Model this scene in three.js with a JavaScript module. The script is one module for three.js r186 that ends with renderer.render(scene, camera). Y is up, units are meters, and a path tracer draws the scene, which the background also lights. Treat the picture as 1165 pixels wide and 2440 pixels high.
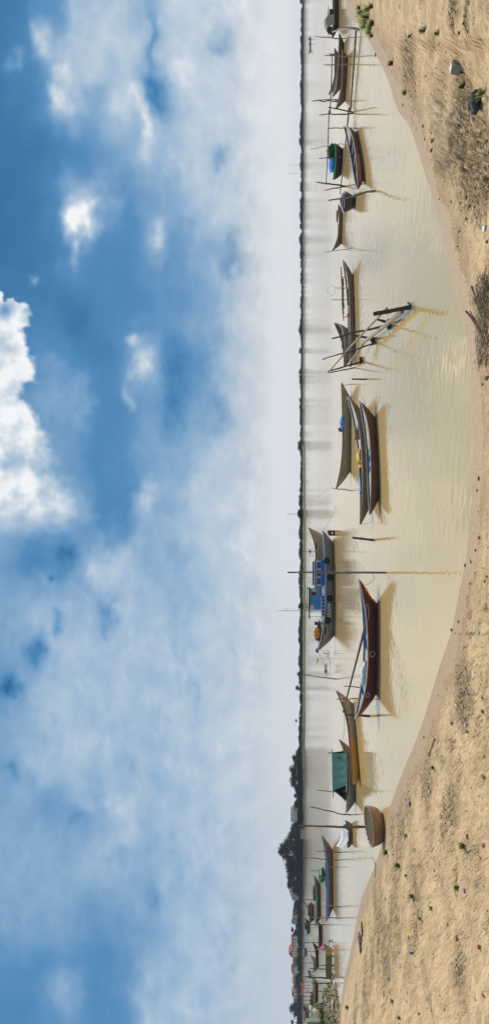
import * as THREE from 'three';
import { mergeGeometries, mergeVertices } from 'three/addons/utils/BufferGeometryUtils.js';
import { MarchingCubes } from 'three/addons/objects/MarchingCubes.js';
import { TextGeometry } from 'three/addons/geometries/TextGeometry.js';
import { FontLoader } from 'three/addons/loaders/FontLoader.js';
import { createNoise2D, createNoise3D } from 'simplex-noise';

// ---------------------------------------------------------------- camera
// The picture is a river panorama turned on its side: the world's up points to the picture's left.
const F = 1100, H = 4.3, MIDX = 715.5, MIDY = 1220, ROLL = 0.00287;
const scene = new THREE.Scene();
const camera = new THREE.PerspectiveCamera(2 * Math.atan(1220 / F) * 180 / Math.PI, 1165 / 2440, 0.1, 9000);
camera.position.set(0, H, 0);
camera.up.set(1, ROLL, 0);
camera.lookAt(0, H, -100);
camera.setViewOffset(1165, 2440, 582.5 - MIDX, 0, 1165, 2440);
camera.updateProjectionMatrix();
const renderer = new THREE.WebGLRenderer({ antialias: true });
renderer.toneMapping = THREE.LinearToneMapping;
renderer.toneMappingExposure = 1.0;
renderer.shadowMap.enabled = true;

// ---------------------------------------------------------------- seeded randomness
function rng(seed) { let a = seed >>> 0; return () => { a = (a + 0x6D2B79F5) | 0; let t = Math.imul(a ^ (a >>> 15), 1 | a); t = (t + Math.imul(t ^ (t >>> 7), 61 | t)) ^ t; return ((t ^ (t >>> 14)) >>> 0) / 4294967296; }; }
const R = rng(20240);
const rr = (a, b) => a + (b - a) * R();
const n2 = createNoise2D(rng(11)), n3 = createNoise3D(rng(12)), n2b = createNoise2D(rng(13));
const fbm2 = (x, y, o = 4, n = n2) => { let s = 0, a = 0.5, f = 1; for (let i = 0; i < o; i++) { s += a * n(x * f + i * 17.3, y * f - i * 9.1); a *= 0.5; f *= 2.03; } return s; };
const fbm3 = (x, y, z, o = 4) => { let s = 0, a = 0.5, f = 1; for (let i = 0; i < o; i++) { s += a * n3(x * f + i * 7.3, y * f - i * 3.1, z * f + i * 5.7); a *= 0.5; f *= 2.03; } return s; };
const clamp = (x, a = 0, b = 1) => Math.min(b, Math.max(a, x));
const mix = (a, b, t) => a + (b - a) * t;
const sst = (a, b, x) => { const t = clamp((x - a) / (b - a)); return t * t * (3 - 2 * t); };
const lin = (c) => { c /= 255; return c <= 0.04045 ? c / 12.92 : Math.pow((c + 0.055) / 1.055, 2.4); };

// ---------------------------------------------------------------- sky: blue air with broken cloud, thinning to white haze at the horizon
// cover[k] lists how white the sky is at a run of heights (top of the list highest), one list for each bearing from east round to west.
const cover = [
  [.100, .120, .280, .620, .660, .620, .520, .740, .780, .815, .854, .890, .910],
  [.100, .200, .380, .680, .720, .680, .520, .720, .720, .715, .844, .890, .910],
  [.080, .140, .260, .420, .500, .600, .520, .580, .700, .775, .844, .890, .910],
  [.060, .070, .120, .200, .320, .460, .600, .660, .720, .715, .814, .880, .910],
  [.050, .080, .160, .380, .280, .240, .360, .460, .630, .725, .814, .880, .910],
  [.050, .070, .120, .280, .200, .200, .300, .320, .440, .555, .774, .870, .910],
  [.100, .120, .100, .100, .180, .200, .240, .300, .440, .615, .774, .870, .910],
  [.200, .200, .220, .180, .140, .260, .420, .360, .340, .615, .764, .860, .900],
  [.250, .300, .340, .340, .180, .240, .380, .320, .400, .615, .764, .860, .900],
  [.250, .300, .340, .300, .200, .240, .400, .460, .620, .705, .794, .860, .900],
  [.400, .400, .400, .350, .200, .220, .420, .550, .680, .755, .804, .850, .890],
  [.400, .320, .280, .260, .540, .600, .500, .500, .600, .705, .774, .840, .890],
  [.420, .480, .600, .560, .540, .640, .600, .560, .620, .697, .752, .805, .865],
  [.320, .400, .560, .640, .600, .620, .620, .620, .660, .717, .752, .805, .865],
  [.380, .500, .600, .620, .600, .600, .620, .650, .640, .717, .752, .805, .865],
  [.420, .500, .580, .600, .580, .580, .560, .600, .660, .717, .752, .795, .855],
  [.420, .420, .400, .380, .500, .600, .560, .600, .630, .677, .722, .765, .825],
  [.460, .480, .480, .500, .520, .500, .460, .540, .600, .657, .702, .755, .815],
  [.400, .420, .400, .350, .320, .320, .400, .560, .600, .637, .682, .735, .795],
  [.250, .240, .220, .220, .220, .280, .500, .580, .620, .637, .682, .725, .785],
  [.200, .200, .260, .280, .230, .280, .620, .610, .620, .647, .682, .725, .785],
];
// single clouds and gaps: height, bearing, reach in height, reach in bearing, strength
const puffs = [
  [98, 95, 20, 46, .40], [138, 160, 20, 38, .34], [142, 236, 18, 20, .32], [165, 235, 34, 60, .16], [35, 140, 14, 16, .2], [345, 285, 14, 62, .38], [322, 225, 16, 22, .22], [372, 225, 22, 52, -.40], [362, 90, 9, 60, -.22], [440, 190, 26, 66, .16], [275, 240, 22, 34, .18],
  [520, 106, 20, 22, -.24], [518, 372, 18, 26, -.26], [190, 512, 28, 34, .58], [172, 560, 14, 40, .5], [205, 545, 24, 26, .36], [215, 480, 46, 46, .22], [372, 562, 18, 40, .42], [255, 485, 40, 12, .12],
  [545, 590, 22, 36, -.18], [548, 650, 16, 30, -.24], [85, 676, 14, 12, .3], [320, 812, 14, 12, .34], [340, 860, 24, 30, .40], [306, 945, 12, 30, .26], [420, 870, 40, 60, -.22], [525, 955, 26, 26, -.16], [535, 1005, 22, 34, -.22], [410, 965, 30, 40, -.16],
  [130, 880, 34, 110, .12], [200, 960, 40, 60, .10], [170, 780, 40, 40, -.08], [345, 1190, 20, 40, .26], [60, 1330, 60, 34, -.14], [170, 1315, 26, 20, -.22], [240, 1375, 40, 36, .14],
  [20, 1655, 26, 24, -.36], [88, 1548, 20, 34, -.34], [136, 1478, 13, 30, -.28], [245, 1472, 22, 30, -.22], [130, 1374, 10, 8, -.2], [470, 1650, 10, 50, -.12], [320, 1820, 14, 26, -.10], [30, 1830, 22, 26, -.2], [110, 1910, 24, 40, -.1], [195, 1945, 18, 34, -.12], [300, 1935, 26, 30, .12], [370, 2142, 16, 28, -.14], [330, 2160, 12, 16, .12], [165, 2360, 40, 50, .22], [330, 2340, 20, 36, .12],
];
// the lower edge of the tall sunlit cloud, as height against bearing
const heapEdge = [[690, -60], [706, -10], [714, 52], [740, 68], [765, 70], [790, 46], [825, 60], [860, 80], [900, 80], [932, 48], [980, 76], [1020, 96], [1060, 104], [1085, 112], [1120, 96], [1160, 132], [1200, 172], [1235, 186], [1262, 160], [1285, 70], [1310, -40]];
function heap(py) { if (py <= 690 || py >= 1310) return -90; for (let i = 1; i < heapEdge.length; i++) if (py <= heapEdge[i][0]) { const a = heapEdge[i - 1], b = heapEdge[i]; return mix(a[1], b[1], sst(a[0], b[0], py)); } return -90; }
const ramp = [[47, 109, 158], [88, 142, 188], [141, 175, 207], [191, 207, 221], [244, 246, 248]].map((c) => c.map(lin));
function cover2(px, py) {
  const gx = clamp(px / 60, 0, 11.999), gy = clamp(py / 122, 0, 19.999), i = Math.floor(gx), j = Math.floor(gy);
  const c = (t) => t * t * (3 - 2 * t) * 0.6 + t * 0.4, u = c(gx - i), v = c(gy - j);
  return mix(mix(cover[j][i], cover[j][i + 1], u), mix(cover[j + 1][i], cover[j + 1][i + 1], u), v);
}
function skyAt(px, py, high) {
  const a = px / 130, b = py / 170;
  const wx = fbm2(a + 3, b, 3) * 34 + fbm2(a * 5, b * 5 + 9, 3) * 7, wy = fbm2(a - 7, b + 5, 3) * 50 + fbm2(a * 5 + 4, b * 5, 3) * 8;
  const calm = sst(690, 560, px), X = px + wx * calm, Y = py + wy;
  let s = cover2(X, Y);
  for (const [cx, cy, rx, ry, k] of puffs) { const dx = (px + wx * 0.75 - cx) / rx, dy = (py + wy * 0.75 - cy) / ry, q = dx * dx + dy * dy; if (q < 9) s += k * Math.exp(-q * 0.8) * (1 + 0.35 * fbm2(px / 34, py / 42, 3)); }
  const e = heap(py + fbm2(px / 60, py / 60 + 40, 3) * 26) + fbm2(px / 44 + 20, py / 44, 4) * 15, soft = mix(11, 76, sst(960, 1190, py));
  const m = sst(soft, -soft, px - e) * sst(1300 + 20 * wy / 60, 1190, py) * (high ?? 1);
  const inner = 0.93 + 0.34 * fbm2(px / 90 + 8, py / 90, 4) - 0.45 * Math.exp(-(((px - 8) / 18) ** 2 + ((py - 742) / 22) ** 2)) - 0.3 * Math.exp(-(((px - 40) / 34) ** 2 + ((py - 1105) / 36) ** 2));
  s = mix(s, clamp(inner, 0, 1), m);
  const rag = sst(-0.05, 0.35, fbm2(px / 150 + 70, py / 200, 2)), t = fbm2(px / 34 + wx / 60, py / 60 + wy / 60, 5, n2b), g = fbm2(px / 90 + 31, py / 120, 4, n2b);
  s += (0.045 * t * (0.35 + rag) + 0.075 * g) * calm * (0.25 + sst(0.2, 0.6, s)) * mix(1, 0.7, m);
  return clamp(s);
}
function skyColor(el, phi) {
  if (el < -0.01) return [0.55, 0.56, 0.56];
  const span = Math.atan(MIDY / F);
  let az = phi + Math.PI / 2; if (az > Math.PI) az -= 2 * Math.PI;  // 0 looking at -z, positive towards +x
  let fold = az; while (Math.abs(fold) > span) fold = Math.sign(fold) * 2 * span - fold;   // the same broken sky goes on all round
  const up = F * Math.tan(Math.min(el, 1.45)) / Math.max(0.62, Math.cos(fold)), px = MIDX - up, py = MIDY - F * Math.tan(fold), over = sst(-40, -700, px);
  let s = 0;
  if (over < 1) s = skyAt(Math.max(px, -60), py, Math.abs(az) > span ? 0.6 : 1);
  if (over > 0) { const k = 1.1 / Math.max(0.4, Math.sin(el)), dx = Math.cos(el) * Math.cos(phi) * k, dz = Math.cos(el) * Math.sin(phi) * k; s = mix(s, clamp(0.42 + 0.5 * fbm2(dx * 2.2 + 5, dz * 2.2, 5)), over); }
  const q = s * 4, i = Math.min(3, Math.floor(q)), f = q - i, c = [0, 1, 2].map((k) => mix(ramp[i][k], ramp[i + 1][k], f));
  const haze = sst(470, 715, px) * mix(0.95, 0.45, clamp(py / 2440)) * 0.8, l = (c[0] + c[1] + c[2]) / 3;
  return [mix(c[0], l * 0.985, haze), mix(c[1], l, haze), mix(c[2], l * 1.02, haze)];
}
function buildSky(W, Hh) { // reckoned finely for a third of the round, at a quarter of the points elsewhere
  const data = new Float32Array(W * Hh * 4), q = 4, w = W / q, h = Hh / q, coarse = new Float32Array(w * h * 3);
  for (let y = 0; y < h; y++) for (let x = 0; x < w; x++) coarse.set(skyColor(((y + 0.5) / h - 0.5) * Math.PI, ((x + 0.5) / w - 0.5) * 2 * Math.PI), (y * w + x) * 3);
  for (let y = 0; y < Hh; y++) {
    const el = ((y + 0.5) / Hh - 0.5) * Math.PI;
    for (let x = 0; x < W; x++) {
      const o = (y * W + x) * 4, phi = ((x + 0.5) / W - 0.5) * 2 * Math.PI; data[o + 3] = 1;
      if (el > -0.01 && el < 0.62 && Math.abs(phi + Math.PI / 2) < 1.0) { const c = skyColor(el, phi); data[o] = c[0]; data[o + 1] = c[1]; data[o + 2] = c[2]; continue; }
      const fx = (x + 0.5) / q - 0.5, fy = clamp((y + 0.5) / q - 0.5, 0, h - 1.001), i = Math.floor(fx), j = Math.floor(fy), a = fx - i, b = fy - j, i0 = (i + w) % w, i1 = (i + 1) % w;
      for (let k = 0; k < 3; k++) data[o + k] = mix(mix(coarse[(j * w + i0) * 3 + k], coarse[(j * w + i1) * 3 + k], a), mix(coarse[((j + 1) * w + i0) * 3 + k], coarse[((j + 1) * w + i1) * 3 + k], a), b);
    }
  }
  const t = new THREE.DataTexture(data, W, Hh, THREE.RGBAFormat, THREE.FloatType);
  t.mapping = THREE.EquirectangularReflectionMapping; t.magFilter = t.minFilter = THREE.LinearFilter; t.colorSpace = THREE.LinearSRGBColorSpace; t.needsUpdate = true;
  return t;
}
const skyTexture = buildSky(3072, 1536);
scene.background = skyTexture; scene.environment = skyTexture;

// ---------------------------------------------------------------- sun: high in front, softened by cloud
const sun = new THREE.DirectionalLight(new THREE.Color().setRGB(1, 0.91, 0.77), 4.0);
{ const az = 14 * Math.PI / 180, el = 50 * Math.PI / 180; sun.position.set(Math.sin(az) * Math.cos(el) * 300, Math.sin(el) * 300, -Math.cos(az) * Math.cos(el) * 300); }
sun.castShadow = true; sun.shadow.radius = 44; sun.shadow.mapSize.set(2048, 2048);
Object.assign(sun.shadow.camera, { left: -110, right: 110, top: 110, bottom: -110, near: 10, far: 700 });
scene.add(sun, sun.target);
const waves = []; { const q = rng(77); for (let i = 0; i < 26; i++) { const f = 5 + Math.floor(q() * 24), th = (q() - 0.5) * 1.5 + Math.PI / 2 - 0.25; waves.push([Math.round(Math.cos(th) * f), Math.round(Math.sin(th) * f), 7 / (f + 4), q() * 6.28]); } }

// ---------------------------------------------------------------- helpers
const hz = (py) => MIDX - (py - MIDY) * ROLL;
function W(px, py) { const Z = H * F / (px - hz(py)); return { x: (MIDY - py) * Z / F, z: -Z, Z }; }             // a spot on the water
function P(px, py, Z) { return new THREE.Vector3((MIDY - py) * Z / F, H - (px - hz(py)) * Z / F, -Z); }             // a spot at a known distance
const V = (x, y, z) => new THREE.Vector3(x, y, z);
const taken = new Map();
function numbered(name) { const k = taken.get(name) ?? 0; taken.set(name, k + 1); return k ? name + '_' + String(k).padStart(3, '0') : name; }
function tag(o, label, category, group, kind) { if (label) o.userData.label = label; if (category) o.userData.category = category; if (group) o.userData.group = group; if (kind) o.userData.kind = kind; return o; }
function mesh(name, geo, mat, parent) { const m = new THREE.Mesh(geo, mat); m.castShadow = m.receiveShadow = true; m.name = parent ? name : numbered(name); (parent ?? scene).add(m); return m; }
function thing(name, label, category, group, pos = [0, 0, 0], turn = 0) { const g = new THREE.Group(); g.name = numbered(name); g.position.set(...pos); g.rotation.y = turn; tag(g, label, category, group); scene.add(g); return g; }
// uv in metres from the shape itself, grain along its longest side
function metric(geo) {
  geo.computeBoundingBox(); const s = geo.boundingBox.getSize(V(0, 0, 0)).toArray(), p = geo.attributes.position, n = geo.attributes.normal, uv = new Float32Array(p.count * 2);
  for (let i = 0; i < p.count; i++) {
    const q = [p.getX(i), p.getY(i), p.getZ(i)], m = [Math.abs(n.getX(i)), Math.abs(n.getY(i)), Math.abs(n.getZ(i))], k = m[0] > m[1] && m[0] > m[2] ? 0 : m[1] > m[2] ? 1 : 2;
    let [a, b] = [0, 1, 2].filter((j) => j !== k); if (s[a] < s[b]) [a, b] = [b, a];
    uv[2 * i] = q[a]; uv[2 * i + 1] = q[b];
  }
  geo.setAttribute('uv', new THREE.BufferAttribute(uv, 2)); return geo;
}
const box = (w, h, d, x = 0, y = 0, z = 0) => metric(new THREE.BoxGeometry(w, h, d)).translate(x, y, z);
// indexed sheet from rows of points
function sheet(rows, closed = false) {
  const n = rows[0].length, pos = [], idx = [];
  for (const r of rows) for (const p of r) pos.push(p.x, p.y, p.z);
  for (let i = 0; i + 1 < rows.length; i++) for (let j = 0; j + (closed ? 0 : 1) < n; j++) { const a = i * n + j, b = i * n + (j + 1) % n; idx.push(a, b, a + n, b, b + n, a + n); }
  const g = new THREE.BufferGeometry(); g.setAttribute('position', new THREE.Float32BufferAttribute(pos, 3)); g.setIndex(idx); g.computeVertexNormals();
  return metric(g);
}
const join = (list) => mergeGeometries(list.map((g) => { const k = g.index ? g.toNonIndexed() : g; for (const a of Object.keys(k.attributes)) if (!['position', 'normal', 'uv', 'color'].includes(a)) k.deleteAttribute(a); return k; }));
// a round bar through points, thinning from r0 to r1
function bar(pts, r0, r1 = r0, sides = 7, knots = 0, seed = 1) {
  const rows = [], up = V(0.31, 0.2, 0.93); let t = V(0, 0, 0);
  let run = 0;
  for (let i = 0; i < pts.length; i++) {
    t.copy(pts[Math.min(i + 1, pts.length - 1)]).sub(pts[Math.max(i - 1, 0)]).normalize();
    const a = V(0, 0, 0).crossVectors(t, Math.abs(t.dot(up)) > 0.95 ? V(0, 1, 0) : up).normalize(), b = V(0, 0, 0).crossVectors(t, a);
    if (i) run += pts[i].distanceTo(pts[i - 1]);
    let r = mix(r0, r1, i / (pts.length - 1)); if (knots) r *= 1 + knots * Math.max(0, Math.sin(run * 9 + seed)) ** 6 + 0.12 * n2(run * 2.1, seed);
    const row = []; for (let k = 0; k < sides; k++) { const w = k / sides * 2 * Math.PI; row.push(pts[i].clone().addScaledVector(a, Math.cos(w) * r).addScaledVector(b, Math.sin(w) * r)); }
    rows.push(row);
  }
  const g = sheet(rows, true), caps = [];
  for (const [row, flip] of [[rows[0], 0], [rows.at(-1), 1]]) {
    const c = row.reduce((s, p) => s.add(p), V(0, 0, 0)).multiplyScalar(1 / sides), pos = [];
    for (let k = 0; k < sides; k++) { const p = row[k], q = row[(k + 1) % sides]; const tri = flip ? [c, q, p] : [c, p, q]; for (const v of tri) pos.push(v.x, v.y, v.z); }
    const cg = new THREE.BufferGeometry(); cg.setAttribute('position', new THREE.Float32BufferAttribute(pos, 3)); cg.computeVertexNormals(); caps.push(metric(cg));
  }
  // uv along the bar
  const uv = g.attributes.uv, n = sides; let d = 0; for (let i = 0; i < pts.length; i++) { if (i) d += pts[i].distanceTo(pts[i - 1]); for (let k = 0; k < n; k++) uv.setXY(i * n + k, d, k / n * 6.28 * r0); }
  return join([g, ...caps]);
}
function bent(a, b, wobble, seed, n = 9) { const out = []; for (let i = 0; i < n; i++) { const t = i / (n - 1), p = a.clone().lerp(b, t), e = Math.sin(Math.PI * t) * 0.7 + 0.3 * t; p.x += wobble * n2(t * 2.2 + seed, seed * 1.7) * e; p.z += wobble * n2(t * 2.2 - seed, seed * 2.3) * e; out.push(p); } return out; }
function lump(r, sx, sy, sz, rough, seed, detail = 3, freq = 1.3) { // an uneven soft mass
  const g = mergeVertices(new THREE.IcosahedronGeometry(1, detail).deleteAttribute('uv').deleteAttribute('normal')), p = g.attributes.position;
  for (let i = 0; i < p.count; i++) { const x = p.getX(i), y = p.getY(i), z = p.getZ(i), k = r * (1 + rough * fbm3(x * freq + seed, y * freq, z * freq - seed, 4) * 1.6); p.setXYZ(i, x * k * sx, y * k * sy, z * k * sz); }
  g.computeVertexNormals(); return metric(g);
}

// ---------------------------------------------------------------- textures
function dataTex(w, h, fn, { color = false, float = false, rep = [1, 1] } = {}) {
  const d = float ? new Float32Array(w * h * 4) : new Uint8Array(w * h * 4);
  for (let y = 0; y < h; y++) for (let x = 0; x < w; x++) { const c = fn(x / w, y / h), o = (y * w + x) * 4; const v = Array.isArray(c) ? c : [c, c, c]; for (let k = 0; k < 3; k++) d[o + k] = float ? v[k] : clamp(v[k]) * 255; d[o + 3] = float ? 1 : 255; }
  const t = new THREE.DataTexture(d, w, h, THREE.RGBAFormat, float ? THREE.FloatType : THREE.UnsignedByteType); t.wrapS = t.wrapT = THREE.RepeatWrapping; t.magFilter = THREE.LinearFilter; t.minFilter = THREE.LinearMipmapLinearFilter; t.repeat.set(...rep); if (color) t.colorSpace = THREE.SRGBColorSpace; t.needsUpdate = true; return t;
}
const tile4 = (u, v, sx, sy, n, o = 4) => { // noise that repeats over the unit square
  const a = u * 2 * Math.PI, b = v * 2 * Math.PI, f = (x, y) => fbm2(x, y, o, n), blend = (t) => t * t * (3 - 2 * t);
  const s = blend(u), t = blend(v); return mix(mix(f(u * sx, v * sy), f((u - 1) * sx, v * sy), s), mix(f(u * sx, (v - 1) * sy), f((u - 1) * sx, (v - 1) * sy), s), t);
};
const grainMap = dataTex(512, 512, (u, v) => { const g = tile4(u, v, 5, 60, n2, 4), s = tile4(u, v, 3, 9, n2b, 4), k = Math.max(0, tile4(u, v, 14, 120, n2b, 2) - 0.25); const w = tile4(u, v, 2, 4, n2, 4); return 0.76 + 0.34 * g + 0.44 * s + 0.5 * w - 0.7 * k; }, { rep: [0.45, 1.4] });
const grainBump = dataTex(512, 512, (u, v) => 0.5 + 0.5 * tile4(u, v, 5, 60, n2, 4) + 0.2 * tile4(u, v, 20, 20, n2b, 3), { rep: [0.45, 1.4] });
const paintMap = dataTex(512, 512, (u, v) => { const s = tile4(u, v, 5, 9, n2b, 5), w = sst(0.18, 0.34, tile4(u, v, 9, 22, n2, 5)); const b = 0.92 + 0.22 * s; return [b * mix(1, 0.62, w), b * mix(1, 0.60, w), b * mix(1, 0.56, w)]; }, { rep: [0.5, 0.8] });
const clothMap = dataTex(256, 256, (u, v) => 0.9 + 0.2 * tile4(u, v, 6, 6, n2, 4) + 0.05 * Math.sin(u * 420) * Math.sin(v * 420), { rep: [0.8, 0.8] });
const clothBump = dataTex(256, 256, (u, v) => 0.5 + 0.6 * tile4(u, v, 5, 7, n2b, 5), { rep: [0.7, 0.7] });
const C = (r, g, b) => new THREE.Color().setRGB(r, g, b);
const made = new Map();
function wood(r, g, b, rough = 0.82) { const k = 'w' + [r, g, b, rough]; if (!made.has(k)) made.set(k, new THREE.MeshStandardMaterial({ color: C(r, g, b), roughness: rough, map: grainMap, bumpMap: grainBump, bumpScale: 0.006 })); return made.get(k); }
function paint(r, g, b, rough = 0.6) { const k = 'p' + [r, g, b, rough]; if (!made.has(k)) made.set(k, new THREE.MeshStandardMaterial({ color: C(r, g, b), roughness: rough, map: paintMap, bumpMap: grainBump, bumpScale: 0.003 })); return made.get(k); }
function cloth(r, g, b, rough = 0.85) { const k = 'c' + [r, g, b, rough]; if (!made.has(k)) made.set(k, new THREE.MeshStandardMaterial({ color: C(r, g, b), roughness: rough, map: clothMap, bumpMap: clothBump, bumpScale: 0.02, side: THREE.DoubleSide })); return made.get(k); }
function plain(r, g, b, rough = 0.7, metal = 0) { const k = 'n' + [r, g, b, rough, metal]; if (!made.has(k)) made.set(k, new THREE.MeshStandardMaterial({ color: C(r, g, b), roughness: rough, metalness: metal, side: THREE.DoubleSide })); return made.get(k); }

// ---------------------------------------------------------------- river
{
  const wave = dataTex(640, 640, (u, v) => {
    let h = 0; const tau = 2 * Math.PI;
    for (const [a, b, k, p] of waves) h += k * Math.sin(tau * (a * u + b * v) + p);
    return 0.5 + 0.11 * h + 0.035 * tile4(u, v, 14, 34, n2, 3);
  }, { float: true });
  const tint = dataTex(256, 256, (u, v) => 0.93 + 0.18 * tile4(u, v, 3, 5, n2, 5), { rep: [1, 1] });
  const mat = new THREE.MeshPhysicalMaterial({ color: C(0.89, 0.62, 0.275), metalness: 0.4, roughness: 0.04, ior: 2.33, specularIntensity: 1, bumpMap: wave, bumpScale: 0.0065, map: tint });
  wave.repeat.set(1, 1);
  const rows = []; for (let i = 0; i <= 90; i++) { const Z = i ? -10 + 1500 * Math.pow(i / 90, 3) : -10, row = []; for (let j = 0; j <= 24; j++) { const q = j / 12 - 1; row.push(V(q * 1700, 0, -Z)); } rows.push(row); }
  const g = sheet(rows.reverse()), p = g.attributes.position, uv = g.attributes.uv;
  for (let i = 0; i < p.count; i++) { const Z = -p.getZ(i); uv.setXY(i, p.getX(i) / 6.5, (Z + 0.5 * Math.max(0, Z - 34) + Math.max(0, Z - 60) ** 2 / 5) / 6.5); p.setY(i, 0); }   // shorter, steeper ripples out on the open river
  tint.repeat.set(0.09, 0.05);
  const w = mesh('river_water', g, mat); tag(w, 'calm silty yellow-brown river water', 'river', null, 'structure');
}

// ---------------------------------------------------------------- sand bank with its shore
const shoreSpots = [[808, 2440], [820, 2336], [843, 2230], [859, 2145], [892, 2065], [912, 1996], [925, 1934], [952, 1856], [1004, 1727], [1043, 1597], [1075, 1500], [1090, 1424], [1114, 1293], [1124, 1162], [1128, 1057], [1122, 900], [1116, 837], [1089, 723], [1073, 655], [1055, 564], [1030, 470], [1010, 410], [975, 300], [947, 263], [921, 182], [885, 110], [855, 56], [820, 3]];
const shore = new THREE.CatmullRomCurve3([V(-120, 0, 66), ...shoreSpots.map(([a, b]) => { const w = W(a, b); return V(w.x, 0, w.Z); }), V(110, 0, 66)], false, 'centripetal').getPoints(70).map((p) => [p.x, p.z]);
function shoreZ(x) { for (let i = 1; i < shore.length; i++) if (x <= shore[i][0]) { const a = shore[i - 1], b = shore[i]; return mix(a[1], b[1], (x - a[0]) / (b[0] - a[0])); } return 66; }
function inland(x, Z) { // metres from the water's edge, positive on land
  let best = 1e9;
  for (let i = 1; i < shore.length; i++) { const a = shore[i - 1], b = shore[i], dx = b[0] - a[0], dz = b[1] - a[1], t = clamp(((x - a[0]) * dx + (Z - a[1]) * dz) / (dx * dx + dz * dz)); const ex = x - a[0] - t * dx, ez = Z - a[1] - t * dz; best = Math.min(best, ex * ex + ez * ez); }
  best = Math.sqrt(best); return Z < shoreZ(x) ? best : -best;
}
function plainHeight(d) { return d > 0 ? Math.min(0.10 * d + 0.0075 * d * d, 1.9 + 0.35 * (1 - Math.exp(-(d - 8) / 6))) : 0.16 * d; }
// a spot on the bank seen in the picture
function onSand(px, py, h = sandHeight) { const dx = (MIDY - py) / F, dy = -(px - hz(py)) / F; let Z = 2; for (let i = 0; i < 4000; i++) { Z += 0.004 + Z * 0.0015; const y = H + dy * Z; if (y > 2.9) continue; if (y < h(dx * Z, Z)) return { x: dx * Z, y: h(dx * Z, Z), Z, z: -Z }; } return { x: dx * Z, y: 0, Z, z: -Z }; }
const low = (x, Z) => plainHeight(inland(x, Z));
// dug hollow with its ridge, clumps of dark soil, and dents trodden in the sand
const ridge = [[1046, 236], [1050, 300], [1056, 360], [1062, 415]].map(([a, b]) => onSand(a, b, low));
const hollow = [[1085, 215], [1088, 270], [1095, 330], [1110, 385], [1135, 330], [1150, 420], [1100, 300], [1120, 360], [1105, 245], [1140, 380]].map(([a, b]) => onSand(a, b, low));
const soil = [[1085, 215, .55], [1085, 260, .7], [1100, 240, .5], [1120, 320, .6], [1125, 360, .5], [1130, 420, .6], [1120, 450, .5], [1150, 310, .4], [1085, 300, .7], [1105, 290, .5], [1090, 340, .7], [1100, 385, .7], [1115, 400, .6], [1140, 350, .6], [1150, 380, .6], [1155, 430, .6], [1140, 470, .5], [975, 175, .9], [985, 230, .7], [965, 160, .8], [1152, 680, .22], [1156, 730, .26], [1152, 790, .24], [1160, 850, .2],
  [1105, 1620, .55], [1108, 1650, .5], [1100, 1680, .5], [1092, 1612, .4], [1018, 1835, .7], [1015, 1870, .6], [972, 1912, .7], [955, 1980, .9], [935, 1985, .8], [948, 1960, .6], [895, 2140, 1.2], [905, 2180, 1.2], [915, 2265, 1.3], [900, 2250, 1.2], [925, 2280, 1.0], [885, 2300, 1.2], [868, 2330, 1.0], [1075, 1920, .5], [1060, 1960, .4], [1085, 2320, .4], [1080, 2100, .3], [940, 2150, 1.4], [1115, 30, .35], [1085, 25, .4], [870, 2380, 1.3], [845, 2420, 1.5], [1120, 60, .3], [985, 2130, .8], [990, 2180, .8]].map(([a, b, r]) => ({ ...onSand(a, b, low), r }));
const dents = []; { const q = rng(5); for (let i = 0; i < 1500; i++) { const far = q(), ang = (q() - 0.5) * 1.9, dist = 4 + 34 * far * far, x = Math.sin(ang) * dist, Z = Math.cos(ang) * dist; if (inland(x, Z) < 1.0) continue; dents.push([x, Z, 0.05 + 0.11 * q() * (1 + dist / 40), 0.015 + 0.05 * q()]); if (q() < 0.4) dents.push([x + (q() - 0.5) * 0.4, Z + (q() - 0.5) * 0.4, 0.05 + 0.07 * q(), 0.015 + 0.04 * q()]); } }
const cells = new Map(); for (const d of dents) { const k = Math.floor(d[0]) + ',' + Math.floor(d[1]); for (let i = -1; i < 2; i++) for (let j = -1; j < 2; j++) { const c = (Math.floor(d[0]) + i) + ',' + (Math.floor(d[1]) + j); if (!cells.has(c)) cells.set(c, []); cells.get(c).push(d); } }
function nearLine(pts, x, Z) { let best = 1e9; for (let i = 1; i < pts.length; i++) { const a = pts[i - 1], b = pts[i], dx = b.x - a.x, dz = b.Z - a.Z, t = clamp(((x - a.x) * dx + (Z - a.Z) * dz) / (dx * dx + dz * dz)); best = Math.min(best, Math.hypot(x - a.x - t * dx, Z - a.Z - t * dz)); } return best; }
function soilAt(x, Z) { let s = 0; for (const c of soil) { const ax = x - c.x, az = Z - c.Z; if (ax * ax + az * az > 4.84 * c.r * c.r) continue; const q = Math.hypot(ax, az) / c.r; if (q < 2.2) s = Math.max(s, 1.12 - q * 0.62 + 0.6 * fbm2(x * 1.7 / c.r, Z * 1.7 / c.r, 4)); } return (x < 0 && Z < 60 ? 0.72 : 1) * sst(0.2, 0.75, s) * clamp(0.9 + 1.9 * fbm2(x * 8, Z * 8, 3)); }
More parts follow.
